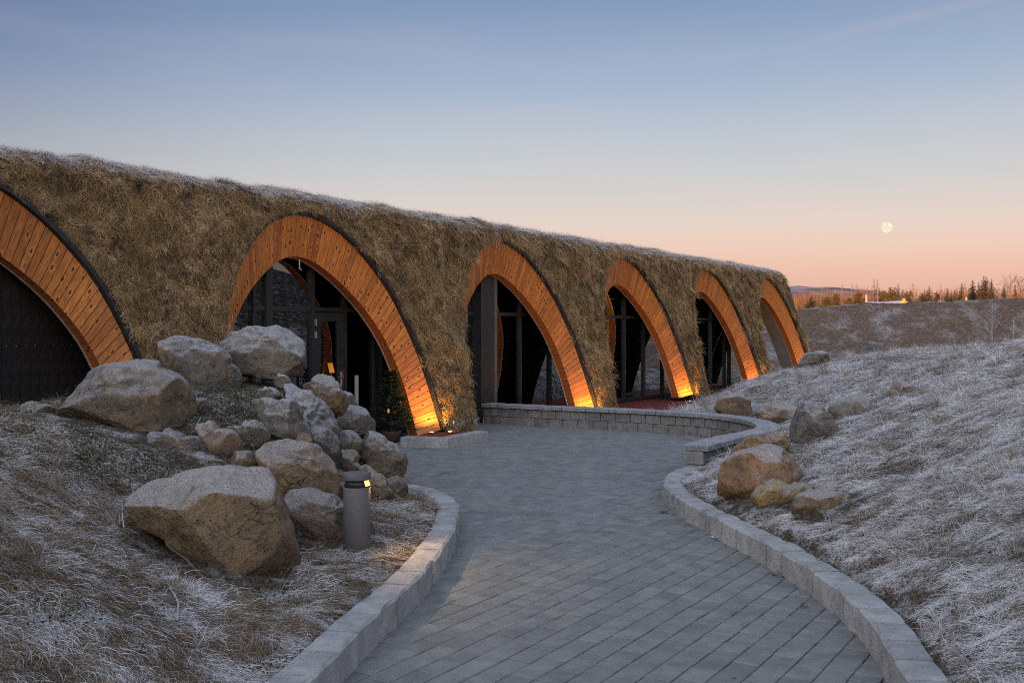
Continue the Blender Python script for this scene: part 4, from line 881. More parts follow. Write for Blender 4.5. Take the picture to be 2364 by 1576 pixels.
Rc = lambda pts: [(1480 + x * .3759, 760 + y * .3758) for x, y in pts]
GRY, BRN, OCH, TAN, DRK = (.155, .135, .112), (.165, .12, .078), (.24, .155, .068), (.225, .152, .082), (.11, .086, .064)
GL_, GR_ = 'boulders heaped left of the path', 'boulders on the frosty right slope'
boulder(Lc([(105,470),(120,430),(165,360),(215,310),(275,290),(390,285),(480,262),(590,240),(630,250),(650,290),(720,320),(790,370),(830,440),(850,510),(800,560),(730,590),(640,600),(540,615),(470,625),(400,600),(300,570),(200,540),(130,520)]),
        8.75, 'big pitted brown boulder at the far left top of the heap, before the black arch', BRN, .8, .42, 3, 11, cut_list=[((-.1, -1, -.12), .68), ((.75, -.7, .1), .72), ((-.1, -.5, .9), .8)], group=GL_)
boulder(Lc([(620,210),(650,160),(710,130),(830,140),(920,165),(985,190),(1040,270),(1100,340),(1080,390),(1020,430),(900,440),(820,400),(740,340),(660,290)]),
        10.6, 'rounded grey boulder in the middle of the heap top, in front of brown turf', GRY, .95, .45, 4, 12, cut_list=[((.1, -1, .15), .75)], group=GL_)
boulder(Lc([(955,165),(1010,130),(1100,95),(1220,82),(1330,88),(1360,110),(1420,160),(1440,220),(1425,290),(1380,320),(1290,330),(1180,320),(1090,290),(1020,250)]),
        11.2, 'large frost covered boulder crowning the heap before the entrance glazing', (.165, .142, .112), 1.0, .45, 4, 13, cut_list=[((-.3, -.75, .6), .72)], group=GL_)
boulder(Lc([(1420,395),(1470,370),(1500,330),(1545,335),(1600,365),(1630,410),(1660,510),(1610,535),(1540,530),(1480,490),(1430,430)]),
        11.0, 'tan boulder with an ochre left face below the yellow notice board', OCH, .8, .42, 3, 14, cut_list=[((-.7, -.7, .1), .7), ((.5, -.8, .2), .75)], group=GL_)
boulder(Lc([(1130,480),(1180,465),(1290,470),(1370,465),(1400,500),(1430,580),(1480,660),(1440,685),(1385,680),(1300,640),(1230,590),(1160,530)]),
        9.2, 'wedge shaped frosty rock pointing down in the middle of the heap', (.155, .135, .11), 1.0, .42, 3, 15, cut_list=[((-.3, -.6, .75), .7)], group=GL_)
boulder(Lc([(1270,410),(1340,378),(1410,410),(1490,455),(1560,530),(1605,610),(1625,700),(1605,785),(1530,760),(1460,680),(1400,580),(1340,490)]),
        10.1, 'long frosted rock ridge running down the heap behind the wedge rock', (.12, .108, .094), 1.0, .5, 5, 16, rough=.09, group=GL_)
boulder(Lc([(1275,375),(1300,335),(1340,340),(1360,390),(1310,405)]), 10.5, 'small knobbly frosted stone at the upper end of the rock ridge', GRY, 1.0, .5, 2, 17, 4, group=GL_)
boulder(Lc([(1610,560),(1660,515),(1740,505),(1790,560),(1810,625),(1770,645),(1690,650),(1630,625)]), 11.7, 'grey brown boulder low on the heap directly below the steel post', (.15, .135, .115), .9, .45, 3, 18, 4, group=GL_)
boulder(Lc([(1725,680),(1760,635),(1820,640),(1880,690),(1940,725),(1983,800),(1950,865),(1890,880),(1820,860),(1770,800),(1735,740)]), 10.75, 'rounded brown boulder at the right edge of the heap beside the paving', (.21, .16, .11), .75, .45, 3, 19, cut_list=[((.4, -.6, .6), .78)], group=GL_)
boulder(Lc([(1860,900),(1900,880),(1960,885),(1985,930),(1975,970),(1920,980),(1880,950)]), 9.7, 'small brown stone beside the tip of the left kerb', BRN, .4, .45, 2, 20, 4, group=GL_)
boulder(Lc([(1705,820),(1770,815),(1820,860),(1880,930),(1925,1010),(1880,1020),(1800,980),(1770,930),(1730,870)]), 9.3, 'slanting brown slab just right of the bollard lamp head', (.26, .18, .11), .45, .4, 3, 21, 4, cut_list=[((.5, -.6, .7), .7)], group=GL_)
boulder(Lc([(1155,750),(1190,700),(1260,685),(1400,690),(1500,705),(1540,760),(1600,820),(1620,890),(1600,990),(1520,965),(1430,945),(1330,960),(1290,1000),(1270,920),(1220,850),(1170,800)]), 8.2, 'blocky tan boulder behind and left of the bollard, above the dark slab', TAN, .75, .42, 2, 22,
        cut_list=[((-.1, -.55, .83), .72), ((.1, -1, -.1), .7), ((-.8, -.6, 0), .72), ((.75, -.6, .2), .8)], group=GL_)
boulder(Lc([(1305,1010),(1330,955),(1400,940),(1520,970),(1620,1020),(1720,1080),(1800,1120),(1815,1190),(1780,1225),(1640,1240),(1560,1220),(1450,1180),(1350,1110),(1310,1060)]), 7.55, 'low dark reddish slab lying directly behind the bollard', (.19, .125, .09), .65, .4, 2, 23, cut_list=[((.25, -.5, .85), .68), ((.1, -1, -.1), .72)], group=GL_)
boulder(Lc([(465,985),(540,935),(700,880),(850,840),(960,828),(1080,835),(1210,830),(1240,860),(1290,970),(1330,1100),(1370,1230),(1393,1340),(1330,1380),(1220,1410),(1120,1435),(1040,1420),(930,1340),(830,1280),(700,1200),(600,1160),(530,1120),(480,1040)]), 6.40,
        'biggest boulder of all, a flat faced tan block in the left foreground', (.245, .168, .092), .85, .44, 1, 24, rough=.03, grow=.02,
        chips=3, cut_list=[((-.42, -.80, -.42), .50), ((.30, -.95, .10), .58), ((-.25, -.62, .74), .70), ((-.12, -.25, .96), .90), ((.98, -.1, .12), .93)], group=GL_)
boulder(Lc([(860,610),(890,590),(980,625),(1060,640),(1090,690),(1105,740),(1050,770),(980,785),(940,740),(900,680)]), 8.6, 'small brown rounded rock left of the darker one, mid heap', (.21, .14, .09), .8, .45, 2, 25, 4, group=GL_)
boulder(Lc([(1050,620),(1110,605),(1190,575),(1230,620),(1250,670),(1200,720),(1130,750),(1090,700),(1070,650)]), 8.9, 'small dark hollowed rock wedged below the frosty wedge rock', DRK, .8, .45, 3, 26, 4, rough=.09, group=GL_)
boulder(Lc([(550,690),(590,655),(680,650),(790,665),(890,675),(930,715),(910,745),(830,770),(720,760),(640,740)]), 8.4, 'long low dark brown rock half hidden by frosty creepers', (.13, .105, .08), .7, .4, 2, 27, 4, group=GL_)
boulder(Lc([(1630,770),(1680,730),(1720,745),(1715,790),(1670,810),(1630,800)]), 10.0, 'little yellowish stone in the gap above the bollard lamp', (.25, .20, .10), .3, .5, 2, 28, 4, group=GL_)
boulder(Lc([(1600,930),(1650,905),(1700,925),(1715,990),(1640,1000),(1605,975)]), 8.6, 'small dark red stone tucked between the blocky boulder and bollard', (.12, .085, .065), .3, .5, 2, 29, 4, group=GL_)
boulder(Lc([(1585,770),(1640,745),(1700,800),(1745,835),(1700,870),(1620,850)]), 9.7, 'dark grey rock filling the heap above the blocky tan boulder', DRK, .7, .5, 3, 30, 4, group=GL_)
boulder(Lc([(1380,665),(1420,650),(1470,665),(1475,695),(1420,700),(1385,690)]), 9.0, 'small flat ochre stone right below the frosty wedge rock', OCH, .2, .5, 2, 31, 4, group=GL_)
boulder(Lc([(1620,450),(1660,425),(1700,470),(1720,510),(1660,520),(1630,500)]), 11.9, 'small frosted stone beside the foot of the steel post', GRY, .9, .5, 2, 32, 4, group=GL_)
boulder(Lc([(-110,520),(-60,500),(20,494),(80,500),(105,525),(60,560),(-60,560)]), 8.7, 'low frosted hump of rock at the left edge of the picture', DRK, .9, .5, 2, 33, 4, group=GL_)
boulder(Lc([(1440,650),(1500,605),(1580,640),(1625,720),(1610,795),(1540,775),(1470,710)]), 9.4, 'dark rough rock under the lower end of the frosted ridge', DRK, .8, .5, 4, 34, 4, rough=.08, group=GL_)
boulder(Lc([(1585,655),(1650,630),(1720,655),(1745,720),(1695,750),(1620,730)]), 10.5, 'dark stone wedged between the ridge and the rounded right edge boulder', DRK, .7, .5, 3, 35, 4, group=GL_)
boulder(Lc([(1030,775),(1095,742),(1165,758),(1180,815),(1110,835),(1045,822)]), 8.35, 'small brown stone touching the left side of the blocky tan boulder', BRN, .6, .5, 3, 36, 4, group=GL_)
boulder(Lc([(1180,430),(1230,405),(1290,415),(1310,465),(1260,490),(1195,475)]), 10.0, 'low frosted stone left of the ridge top, above the wedge rock', GRY, 1.0, .5, 3, 37, 4, group=GL_)
boulder(Lc([(830,470),(880,455),(930,490),(925,540),(870,555),(835,530)]), 9.3, 'small dark stone sheltering at the right end of the pitted boulder', DRK, .8, .5, 3, 38, 4, group=GL_)
boulder(Rc([(455,490),(480,430),(530,405),(640,415),(690,450),(700,510),(690,530),(600,525),(500,515),(455,505)]), 18.2, 'brown flat topped rock behind the bench wall, left of two', (.27, .18, .115), .8, .45, 3, 41, 4, group=GR_)
boulder(Rc([(705,520),(735,480),(800,458),(880,465),(950,470),(975,495),(950,545),(880,560),(800,555),(720,540)]), 16.9, 'brown low rock behind the bench wall, right of two', (.26, .17, .11), .8, .45, 3, 42, 4, group=GR_)
boulder(Rc([(920,620),(945,540),(1000,450),(1035,438),(1085,455),(1140,510),(1190,570),(1210,610),(1150,660),(1070,690),(980,710),(940,680)]), 11.1, 'pointed dark grey boulder standing tallest on the right slope', (.17, .155, .14), .8, .45, 2, 43, cut_list=[((-.7, -.7, .25), .72), ((.45, -.85, .25), .7)], group=GR_)
boulder(Rc([(1150,500),(1200,450),(1260,432),(1390,435),(1420,470),(1500,485),(1490,510),(1400,530),(1300,550),(1230,550),(1180,525)]), 12.3, 'wide grey rock right behind the pointed boulder', (.25, .21, .165), .85, .42, 3, 44, 4, group=GR_)
boulder(Rc([(1530,400),(1550,350),(1600,318),(1640,330),(1680,355),(1725,380),(1690,400),(1610,420),(1550,410)]), 13.6, 'small brown rock lying alone high on the grass slope', (.26, .18, .12), .8, .45, 3, 45, 4, group=GR_)
boulder(Rc([(530,790),(570,730),(620,690),(740,665),(850,640),(910,645),(935,690),(900,730),(800,740),(700,770),(600,800)]), 11.1, 'long smooth orange brown rock between the bench and the big boulder', (.35, .205, .10), .3, .4, 2, 46, cut_list=[((.1, -.5, .85), .75)], rough=.035, group=GR_)
boulder(Rc([(480,930),(490,860),(560,780),(640,745),(700,730),(800,705),(870,730),(950,790),(1005,890),(950,930),(880,960),(760,990),(690,1020),(600,1050),(550,1030),(490,1010)]), 9.2, 'largest right hand boulder, orange brown with a frosted crown', (.36, .20, .10), .85, .45, 1, 47, cut_list=[((-.75, -.65, .1), .70), ((.3, -.92, .2), .72), ((.1, -.3, .95), .86)], rough=.04, group=GR_)
boulder(Rc([(670,1060),(700,990),(760,955),(900,945),(930,955),(900,1000),(860,1080),(760,1085)]), 8.75, 'mustard yellow low rock in front of the orange boulder', (.33, .22, .07), .5, .42, 2, 48, 4, cut_list=[((-.2, -.6, .7), .7)], group=GR_)
boulder(Rc([(860,1060),(870,1000),(930,955),(970,940),(1030,950),(1100,970),(1030,1000),(950,1050),(900,1075)]), 8.68, 'thin olive slab leaning between the mustard rock and flat rock', (.30, .22, .09), .6, .4, 2, 49, 4, group=GR_)
boulder(Rc([(930,1130),(950,1030),(1000,1000),(1080,985),(1200,995),(1290,1020),(1350,1060),(1330,1090),(1250,1110),(1150,1110),(1030,1135)]), 8.25, 'flat brown rock nearest the viewer on the right slope', (.24, .165, .105), .7, .42, 2, 50, cut_list=[((-.1, -.35, .93), .7), ((-.1, -1, 0), .72)], group=GR_)
boulder(Rc([(960,215),(990,185),(1060,150),(1130,135),(1165,160),(1165,180),(1100,205),(1030,220)]), 23, 'pale frosted boulder on the crest touching the last arch', (.2, .18, .16), .9, .45, 2, 51, 4, group=GR_)
boulder(Rc([(1350,125),(1390,100),(1450,88),(1500,100),(1500,115),(1430,128)]), 22.5, 'smooth grey boulder peeping over the slope crest before the bank', (.16, .16, .165), .5, .45, 1, 52, 4, rough=.02, group=GR_)

# ------------------------------------------------------------------ bollard lamp
bx, by = at_px(824, 1279, 7.26)[:2]
bo = empty('bollard_lamp', (bx, by, .14)); tag(bo, 'grey cylindrical bollard lamp glowing under its cap beside the left kerb', 'bollard')
R = .0985; ht = at_px(0, 1090, 7.26)[2] - .14
MB().lathe([(R - .002, 0), (R, .002), (R, ht - .105), (R - .003, ht - .102), (R - .012, ht - .102)], 56).build('post', M_BOLLARD, bo, True)
MB().lathe([(R - .012, ht - .102), (R - .004, ht - .098), (R - .012, ht - .070), (R - .020, ht - .052)], 56).build('louvre', M_LOUVRE, bo, True)
MB().lathe([(R - .03, ht - .05), (R + .001, ht - .05), (R + .002, ht - .047), (R + .002, ht - .004), (R - .001, ht), (R - .05, ht + .001)], 56).build('cap', M_BOLLARD, bo, True)
sh_ = MB(); n = 20; a0, a1 = math.radians(62), math.radians(318)
for i in range(n + 1):
    a = a0 + (a1 - a0) * i / n
    for r, z in ((R - .05, ht - .062), (R - .05, ht - .048)): sh_.v.append((r * math.cos(a), r * math.sin(a), z))
sh_.f = [(2 * i, 2 * i + 2, 2 * i + 3, 2 * i + 1) for i in range(n)]; sh_.build('inner_shield', M_LOUVRE, bo)
rf = MB(); n = 10; a0, a1 = math.radians(-42), math.radians(30)
for i in range(n + 1):
    a = a0 + (a1 - a0) * i / n
    for r, z in ((R - .016, ht - .054), (R - .002, ht - .092)): rf.v.append((r * math.cos(a), r * math.sin(a), z))
rf.f = [(2 * i, 2 * i + 2, 2 * i + 3, 2 * i + 1) for i in range(n)]; rf.build('lit_reflector', M_LAMP, bo)
ld = bpy.data.lights.new('bollard_light', 'SPOT'); ld.energy = 30; ld.color = (1.0, .58, .24); ld.spot_size = math.radians(130); ld.spot_blend = .5; ld.shadow_soft_size = .012
lo = bpy.data.objects.new('bollard_light', ld); link(lo, bo); lo.location = (R - .003, -.004, ht - .060); lo.rotation_euler = Vector((1, -.25, -.5)).to_track_quat('-Z', 'Y').to_euler()

# ------------------------------------------------------------------ entrance furniture
p = W(ls_px(764, .75), .75); sg = empty('notice_board', (p[0], p[1], 0), math.radians(-22)); tag(sg, 'small tilted yellow notice board on a thin post in front of the glazed door', 'sign')
zt_ = EYE - (849 - HY) / FPX * p[1]; b = MB(); q_ = [(-.062, .05, .07), (.012, .05, .075), (.065, -.05, -.07), (-.01, -.05, -.075)]; b.add([(x, y + e, z) for e in (0, .014) for x, y, z in q_], [(0, 3, 2, 1), (4, 5, 6, 7)] + [(k, (k + 1) % 4, 4 + (k + 1) % 4, 4 + k) for k in range(4)]); bo_ = b.build('board', M_AMBER, sg); bo_.location = (0, 0, zt_); sg.rotation_euler = (0, 0, 0)
MB().tube([(0, .02, 0), (0, .02, zt_ - .02)], .014, 8).build('post', M_FRAME, sg)
p = W(ls_px(823, .8), .8); st = empty('steel_post', (p[0], p[1], 0)); tag(st, 'slim shiny steel post standing under the second arch', 'post')
zt_ = EYE - (866 - HY) / FPX * p[1]; MB().lathe([(.055, 0), (.055, .012), (.034, .014), (.034, zt_ - .004), (.03, zt_)], 24).build('tube', simple('satin_steel', (.19, .19, .18), .55, .3), st, True)
p = W(ls_px(905, .55), .55); tr = empty('potted_spruce', (p[0] - .02, p[1], 0)); tag(tr, 'small dark spruce in a pot behind the lit foot of the second arch', 'potted tree')
MB().lathe([(.13, 0), (.17, .16), (.175, .18), (.155, .18), (.15, .16)], 20).build('pot', simple('pot', (.06, .04, .03), .8), tr, True)
MB().tube([(0, 0, .15), (.01, 0, .6), (0, 0, 1.15)], [.018, .012, .003], 6).build('trunk', M_FRAME, tr)
nV, nF, nA, nB = [], [], [], []
rr = np.random.default_rng(5)
for i in range(170):
    z = .2 + .95 * rr.uniform() ** 1.2; L = .33 * (1.18 - z) / .98 + .05; a = rr.uniform(0, 6.28); d = np.array([math.cos(a), math.sin(a), rr.uniform(-.1, .35)])
    for t in np.linspace(.15, 1, 9):
        c = np.array([0, 0, z]) + d * L * t
        for s in (-1, 1):
            n_ = np.array([-d[1], d[0], 0]) * s; tip = c + n_ * .05 + d * .05 + np.array([0, 0, rr.normal(0, .015)]); k = len(nV); e = np.array([0, 0, .008]) + d * .008
            nV += [c - e, tip, c + e]; nF.append((k, k + 1, k + 2)); nA += [0, 1, 0]; nB += [rr.uniform()] * 3
mobj('needles', fast_mesh('needles', nV, nF, M_NEEDLE, False, {'v': nA, 'br': nB}), tr)
MB().box((-.012, -.32, .50), (.015, -.30, .56)).build('amber_light', emit_mat('amber_bulb', (1, .45, .05), .6), tr)

# ------------------------------------------------------------------ trees, house and moon beyond the bank
M_BARK = simple('bark', (.13, .085, .06), .9, var=.3); M_TWIG = simple('bare_twigs', (.27, .15, .10), .9, var=.3); M_PALETWIG = simple('pale_twigs', (.30, .22, .19), .9)
M_SPR = simple('spruce_foliage', (.085, .075, .038), .9, var=.45, scale=1.5); M_PIN = simple('pine_foliage', (.13, .105, .045), .9, var=.45, scale=1.5); M_LAR = simple('orange_bare_twigs', (.27, .15, .075), .9)
M_FTWIG = simple('frosted_twigs', (.36, .35, .37), .9, var=.2)
def spruce(w, h, seed, wide=1.0, mat=None, pine=False):
    r = np.random.default_rng(seed); V, F = [], []; nw = int(16 + h * 2.2)
    for k in range(nw):
        t = (k + .5) / nw; z = h * (.06 + .94 * t); env = (1 - t) ** (.8 if not pine else .45) * (1 if not pine else min(1, .45 + t * 1.6)); L0 = w / 2 * env + .05 * w
        for b in range(int(5 + 6 * env)):
            if r.uniform() < .14: continue
            a = r.uniform(0, 6.28); L = L0 * r.uniform(.55, 1.15); d = np.array([math.cos(a), math.sin(a), 0]); n = np.array([-d[1], d[0], 0]); up = (.18 if not pine else .35) * r.uniform(.4, 1.4)
            for s in range(4):
                t0, t1 = s / 4 * .9 + .08, (s + 1) / 4 * .9 + .12; c0 = np.array([0, 0, z]) + d * L * t0 + np.array([0, 0, L * (up * t0 * t0 - .3 * t0)]); c1 = np.array([0, 0, z]) + d * L * t1 + np.array([0, 0, L * (up * t1 * t1 - .3 * t1)])
                ww = L * .17 * (1.1 - t0) + .04; j = r.normal(0, .05, 3) * L; i = len(V); dr = np.array([0, 0, -L * .16 - .05])
                V += [c0 + n * ww, c1 + j, c0 - n * ww, c0 + dr + j]; F += [(i, i + 1, i + 2), (i, i + 1, i + 3), (i + 2, i + 1, i + 3)]
    return V, F
def bare(w, h, seed, broad=False, th=None):
    r = np.random.default_rng(seed); m = MB(); th = th or h * .006 + .02
    m.tube([(0, 0, 0), (r.normal(0, .02) * h, 0, h * .5), (r.normal(0, .02) * h, 0, h)], [th * 1.6, th, th * .3], 5)
    def br(p, d, L, t, lv):
        q = p + d * L; mid = p + d * L * .5 + Vector(r.normal(0, .06 * L, 3)); m.tube([p, mid, q], [t, t * .7, t * .35], 3, False)
        if lv > 0:
            for _ in range(4): f = r.uniform(.3, .95); dd = (d + Vector(r.normal(0, .45, 3))).normalized(); dd.z = abs(dd.z) * .8 + .2; br(p.lerp(q, f), dd.normalized(), L * .5, t * .5, lv - 1)
    for k in range(16 if broad else 22):
        z = h * r.uniform(.22, .97); a = r.uniform(0, 6.28); env = (1 - z / h) ** .6 + .15; sl = 1.0 if broad else 1.5
        br(Vector((0, 0, z)), Vector((math.cos(a), math.sin(a), sl)).normalized(), w * .62 * env * (1.1 if broad else .8), th * .55, 2)
    return m
T8 = lambda zx: 1820 + zx * .2313
def tree(zx, ztop, zw, kind, label, Y, seed, base=None):
    x = T8(zx); yt = 620 + ztop * .2314; p = at_px(x, yt, Y); gz = float(ground_z(np.array([[p[0], Y]]), False)[0]) - .1; h = p[2] - gz; w = zw * .2313 / FPX * Y * 2.1
    nm = {'spruce': 'spruce_tree', 'pine': 'pine_tree', 'bare': 'bare_tree', 'broad': 'bare_tree', 'larch': 'bare_tree'}[kind]
    t = empty(nm, (p[0], Y, gz)); tag(t, label, 'tree', 'trees beyond the earth bank')
    if kind in ('spruce', 'pine'):
        v, f = spruce(w, h * .985, seed, pine=kind == 'pine'); mobj('crown', make_mesh('crown', v, f, M_SPR if kind == 'spruce' else M_PIN), t)
        MB().tube([(0, 0, 0), (0, 0, h * .5), (0, 0, h)], [.14, .09, .01], 6).build('trunk', M_BARK, t)
    else:
        m = bare(w, h, seed, kind == 'broad'); m.build('branches', {'bare': M_PALETWIG, 'broad': M_TWIG, 'larch': M_LAR}[kind], t)
        MB().tube([(0, 0, 0), (0, 0, h * .25)], [.12, .1], 6).build('trunk', M_BARK, t)
TREES = [
 (130, 320, 95, 'larch', 'orange bare tree standing closest to the turf building end'), (230, 272, 105, 'spruce', 'dark solitary spruce between the building end and first pines'),
 (385, 275, 120, 'pine', 'rounded green pine, left half of the first bushy pair'), (472, 243, 110, 'pine', 'taller green pine, right half of the first bushy pair'),
 (540, 148, 34, 'bare', 'thin pale bare tree rising just right of the first pine pair'), (610, 285, 80, 'pine', 'short broad pine in front of the hill slope'),
 (635, 148, 34, 'bare', 'thin pale bare tree over the short broad pine'), (692, 226, 105, 'pine', 'bushy pine between the hill slope and the pole'),
 (680, 150, 34, 'bare', 'thin pale bare tree rising out of the pine beside the pole'), (855, 95, 46, 'bare', 'tall pale bare tree, left of the twin stems near the house'),
 (888, 88, 44, 'bare', 'tallest pale bare tree, right of the twin stems near the house'), (868, 200, 90, 'pine', 'dense green pine under the twin bare stems'),
 (905, 185, 60, 'spruce', 'narrow spruce at the foot of the twin bare stems'), (950, 210, 85, 'pine', 'wide pine over the left end of the pale roof'),
 (1018, 180, 75, 'pine', 'flat headed pine above the left half of the pale roof'), (1062, 178, 70, 'pine', 'open topped pine left of the pointed spruce over the roof'),
 (1095, 143, 62, 'spruce', 'sharply pointed spruce rising above the pale roof'), (1142, 203, 64, 'spruce', 'brown lit spruce directly behind the yellow gable'),
 (1186, 220, 56, 'pine', 'small pine just right of the yellow gable'), (1222, 214, 62, 'pine', 'pine left of the lone bare tree past the house'),
 (1243, 148, 44, 'bare', 'lone bare tree rising right of the house'), (1332, 240, 66, 'pine', 'stout pine starting the group right of the house'),
 (1360, 205, 42, 'spruce', 'slim spruce left of the pointed one, right of the house'), (1405, 166, 70, 'spruce', 'pointed spruce tallest in the group right of the house'),
 (1480, 224, 80, 'pine', 'rounded pine ending the group right of the house'), (1521, 148, 36, 'bare', 'pale bare tree in the wide gap between the two groups'),
 (1585, 192, 54, 'spruce', 'first spruce after the wide gap in the treeline'), (1625, 220, 44, 'spruce', 'short thin spruce, second after the gap'),
 (1660, 203, 52, 'spruce', 'dark spruce, third after the gap'), (1730, 138, 62, 'spruce', 'tall slender spruce beside a bare tree over the marker stick'),
 (1760, 138, 50, 'larch', 'orange bare tree beside the tall slender spruce'), (1838, 108, 92, 'spruce', 'broad open branched spruce left of the tallest tree'),
 (1902, 128, 64, 'spruce', 'spruce squeezed between the open branched one and tallest tree'), (1950, 68, 95, 'spruce', 'tallest spruce of all, left tip of the double crown'),
 (1972, 70, 100, 'spruce', 'right tip of the double crowned tallest spruce'), (2030, 92, 82, 'spruce', 'dark spruce just right of the tallest double crown'),
 (2085, 150, 56, 'larch', 'orange bare tree right of the dark tall spruces'), (2152, 158, 62, 'spruce', 'half bare spruce left of the spreading bare crowns'),
 (2215, 105, 150, 'broad', 'spreading bare crown, left of two at the picture edge'), (2325, 110, 150, 'broad', 'spreading bare crown, right of two at the picture edge'),
 (2265, 150, 60, 'spruce', 'thin spruce seen between the two spreading bare crowns')]
for i, (zx, zt, zw, kd, lb) in enumerate(TREES): tree(zx, zt, zw, kd, lb, 158 + (i * 37 % 23), 300 + i)
tk = MB(); rr = np.random.default_rng(9)
for i in range(650):
    zx = rr.choice([rr.uniform(60, 900), rr.uniform(1150, 2352), rr.uniform(1500, 2352)]); x = T8(zx); Y = rr.uniform(180, 196); X = (x - CX) / FPX * Y; h = rr.uniform(2.2, 5.6); g = float(ground_z(np.array([[X, Y]]), False)[0])
    for b in range(9):
        a = rr.uniform(0, 6.28); q = Vector((math.cos(a) * .16, math.sin(a) * .16, 1)).normalized() * h * rr.uniform(.6, 1); tk.tube([(X, Y, g), Vector((X, Y, g)) + q * .6 + Vector(rr.normal(0, .15, 3)), Vector((X, Y, g)) + q], [.035, .025, .012], 3, False)
tag(tk.build('undergrowth', M_LAR), 'orange lit thicket of bare stems under the trees', 'undergrowth', kind='stuff')
Yh = 140.0; hx = (T8(1045) - CX) / FPX * Yh; hs = empty('house', (hx, Yh, 3.4)); tag(hs, 'yellow gabled house with a frosty pale roof behind the earth bank', 'house')
ez = at_px(0, 620 + 350 * .2314, Yh)[2] - 3.4; rz_ = at_px(0, 620 + 320 * .2314, Yh)[2] - 3.4; xl, xr = (T8(900) - T8(1045)) / FPX * Yh, (T8(1305) - T8(1045)) / FPX * Yh; gx0, gx1 = (T8(1052) - T8(1045)) / FPX * Yh, (T8(1225) - T8(1045)) / FPX * Yh
M_YEL = simple('yellow_wall', (.75, .42, .05), .7); M_ROOF = simple('frosty_roof', (.55, .5, .52), .8, scale=2)
MB().box((xl, 1.2, 0), (xr, 9, ez)).build('wall', M_YEL, hs); m = MB(); m.add([(xl - .3, .8, ez - .1), (xr, .8, ez - .1), (xr, 5, rz_), (xl + .2, 5, rz_), (xl - .3, 9.4, ez - .1), (xr, 9.4, ez - .1)], [(0, 1, 2, 3), (3, 2, 5, 4)]).build('roof', M_ROOF, hs)
gm = (gx0 + gx1) / 2; m = MB(); m.add([(gx0 + .1, -.75, 0), (gx1 - .1, -.75, 0), (gx1 - .1, -.75, ez - .1), (gm, -.75, rz_ - .02), (gx0 + .1, -.75, ez - .1), (gx0 + .3, 3, 0), (gx1 - .3, 3, 0)], [(0, 1, 2, 3, 4)]).build('gable', M_YEL, hs)
m = MB(); m.add([(gx0, -.7, ez - .15), (gm, -.7, rz_ + .05), (gm, 5, rz_ + .05), (gx0, 5, ez - .15), (gx1, -.7, ez - .15), (gx1, 5, ez - .15), (gx0, -.7, ez - .32), (gm, -.7, rz_ - .12), (gx1, -.7, ez - .32)], [(0, 1, 2, 3), (1, 4, 5, 2), (0, 6, 7, 1), (1, 7, 8, 4)]).build('gable_roof', M_ROOF, hs)
MB().box((gm - .18, -.6, rz_ - .1), (gm + .18, -.2, rz_ + .32)).build('chimney', M_YEL, hs)
def pole(zx, zt, Y, lab, r):
    q = at_px(T8(zx), 620 + zt * .2314, Y); o = MB().tube([(0, 0, 0), (0, 0, q[2] - 1)], [r, r * .8], 8).build('pole', simple('pale_pole', (.6, .5, .42), .7)); o.location = (q[0], Y, 1.0); tag(o, lab, 'pole')
pole(778, 262, 130, 'pale upright pole left of the house among the trees', .16); pole(1777, 283, 120, 'short pale marker stick on the bank skyline under the tall spruces', .12)
for (x, yb, yt, lb, sd) in ((2290, 784, 697, 'frosted bare sapling standing tallest against the earth bank', 71), (2340, 770, 735, 'low frosted shrub right of the bare sapling on the bank', 72)):
    Y = 38.5; p = at_px(x, yb, Y); h = (yb - yt) / FPX * Y; t = empty('bare_sapling', (p[0], Y, p[2] - .3)); tag(t, lb, 'sapling'); bare(h * .8, h + .3, sd, th=.013).build('branches', M_FTWIG, t)
md = Vector(((2047 - CX) / FPX, 1, (HY - 525) / FPX)).normalized() * 9000
def moon_mat():
    t = NT('moon_face'); a = t.noise(.035, t.coord(), 5, .6); c = t.mix(t.rng(a, .45, .62), (.84, .76, .55), (1.0, .96, .80)); t.base((0, 0, 0)); t.set(t.b.inputs['Emission Color'], c); t.b.inputs['Emission Strength'].default_value = 1.04; return t.m
v, f = ICO[4]; mo = mobj('moon', fast_mesh('moon', v * 9000 * .00492, f, moon_mat()), None, tuple(md + Vector((0, 0, EYE)))); tag(mo, 'full pale yellow moon low in the pink sky', 'moon')

# ------------------------------------------------------------------ frosted grass on both slopes
def dens_g(c):
    d = np.linalg.norm(c - np.array([0, 0, EYE]), axis=1); return np.where(in_view(c, .15) & (c[:, 2] > -.04) & (c[:, 1] < 33) & (np.abs(c[:, 0]) < 16), 950 * np.minimum(1, (5.2 / d) ** 1.2), 0)
gp_, gn = sample_surface(GV, GQ, dens_g); gn[gn[:, 2] < 0] *= -1
dk = np.minimum(dist_line(gp_, KERB_L), dist_line(gp_, KERB_R)); kp = (dk > .245) & (dist_line(gp_, WALL) > .48) & ((gp_[:, :2] @ DN - N0) < -.15)
for (cx_, cy_, rx_, ry_) in OUT: kp &= ((gp_[:, 0] - cx_) / (rx_ * 1.0 + .006 * cy_)) ** 2 + ((gp_[:, 1] - cy_ + .018 * cy_) / (ry_ * 1.1 + .018 * cy_)) ** 2 > 1
gp_, gn, dk = gp_[kp], gn[kp], dk[kp]
e_ = .15; gx = ground_z(gp_[:, :2] + [e_, 0], False) - ground_z(gp_[:, :2] - [e_, 0], False); gy = ground_z(gp_[:, :2] + [0, e_], False) - ground_z(gp_[:, :2] - [0, e_], False)
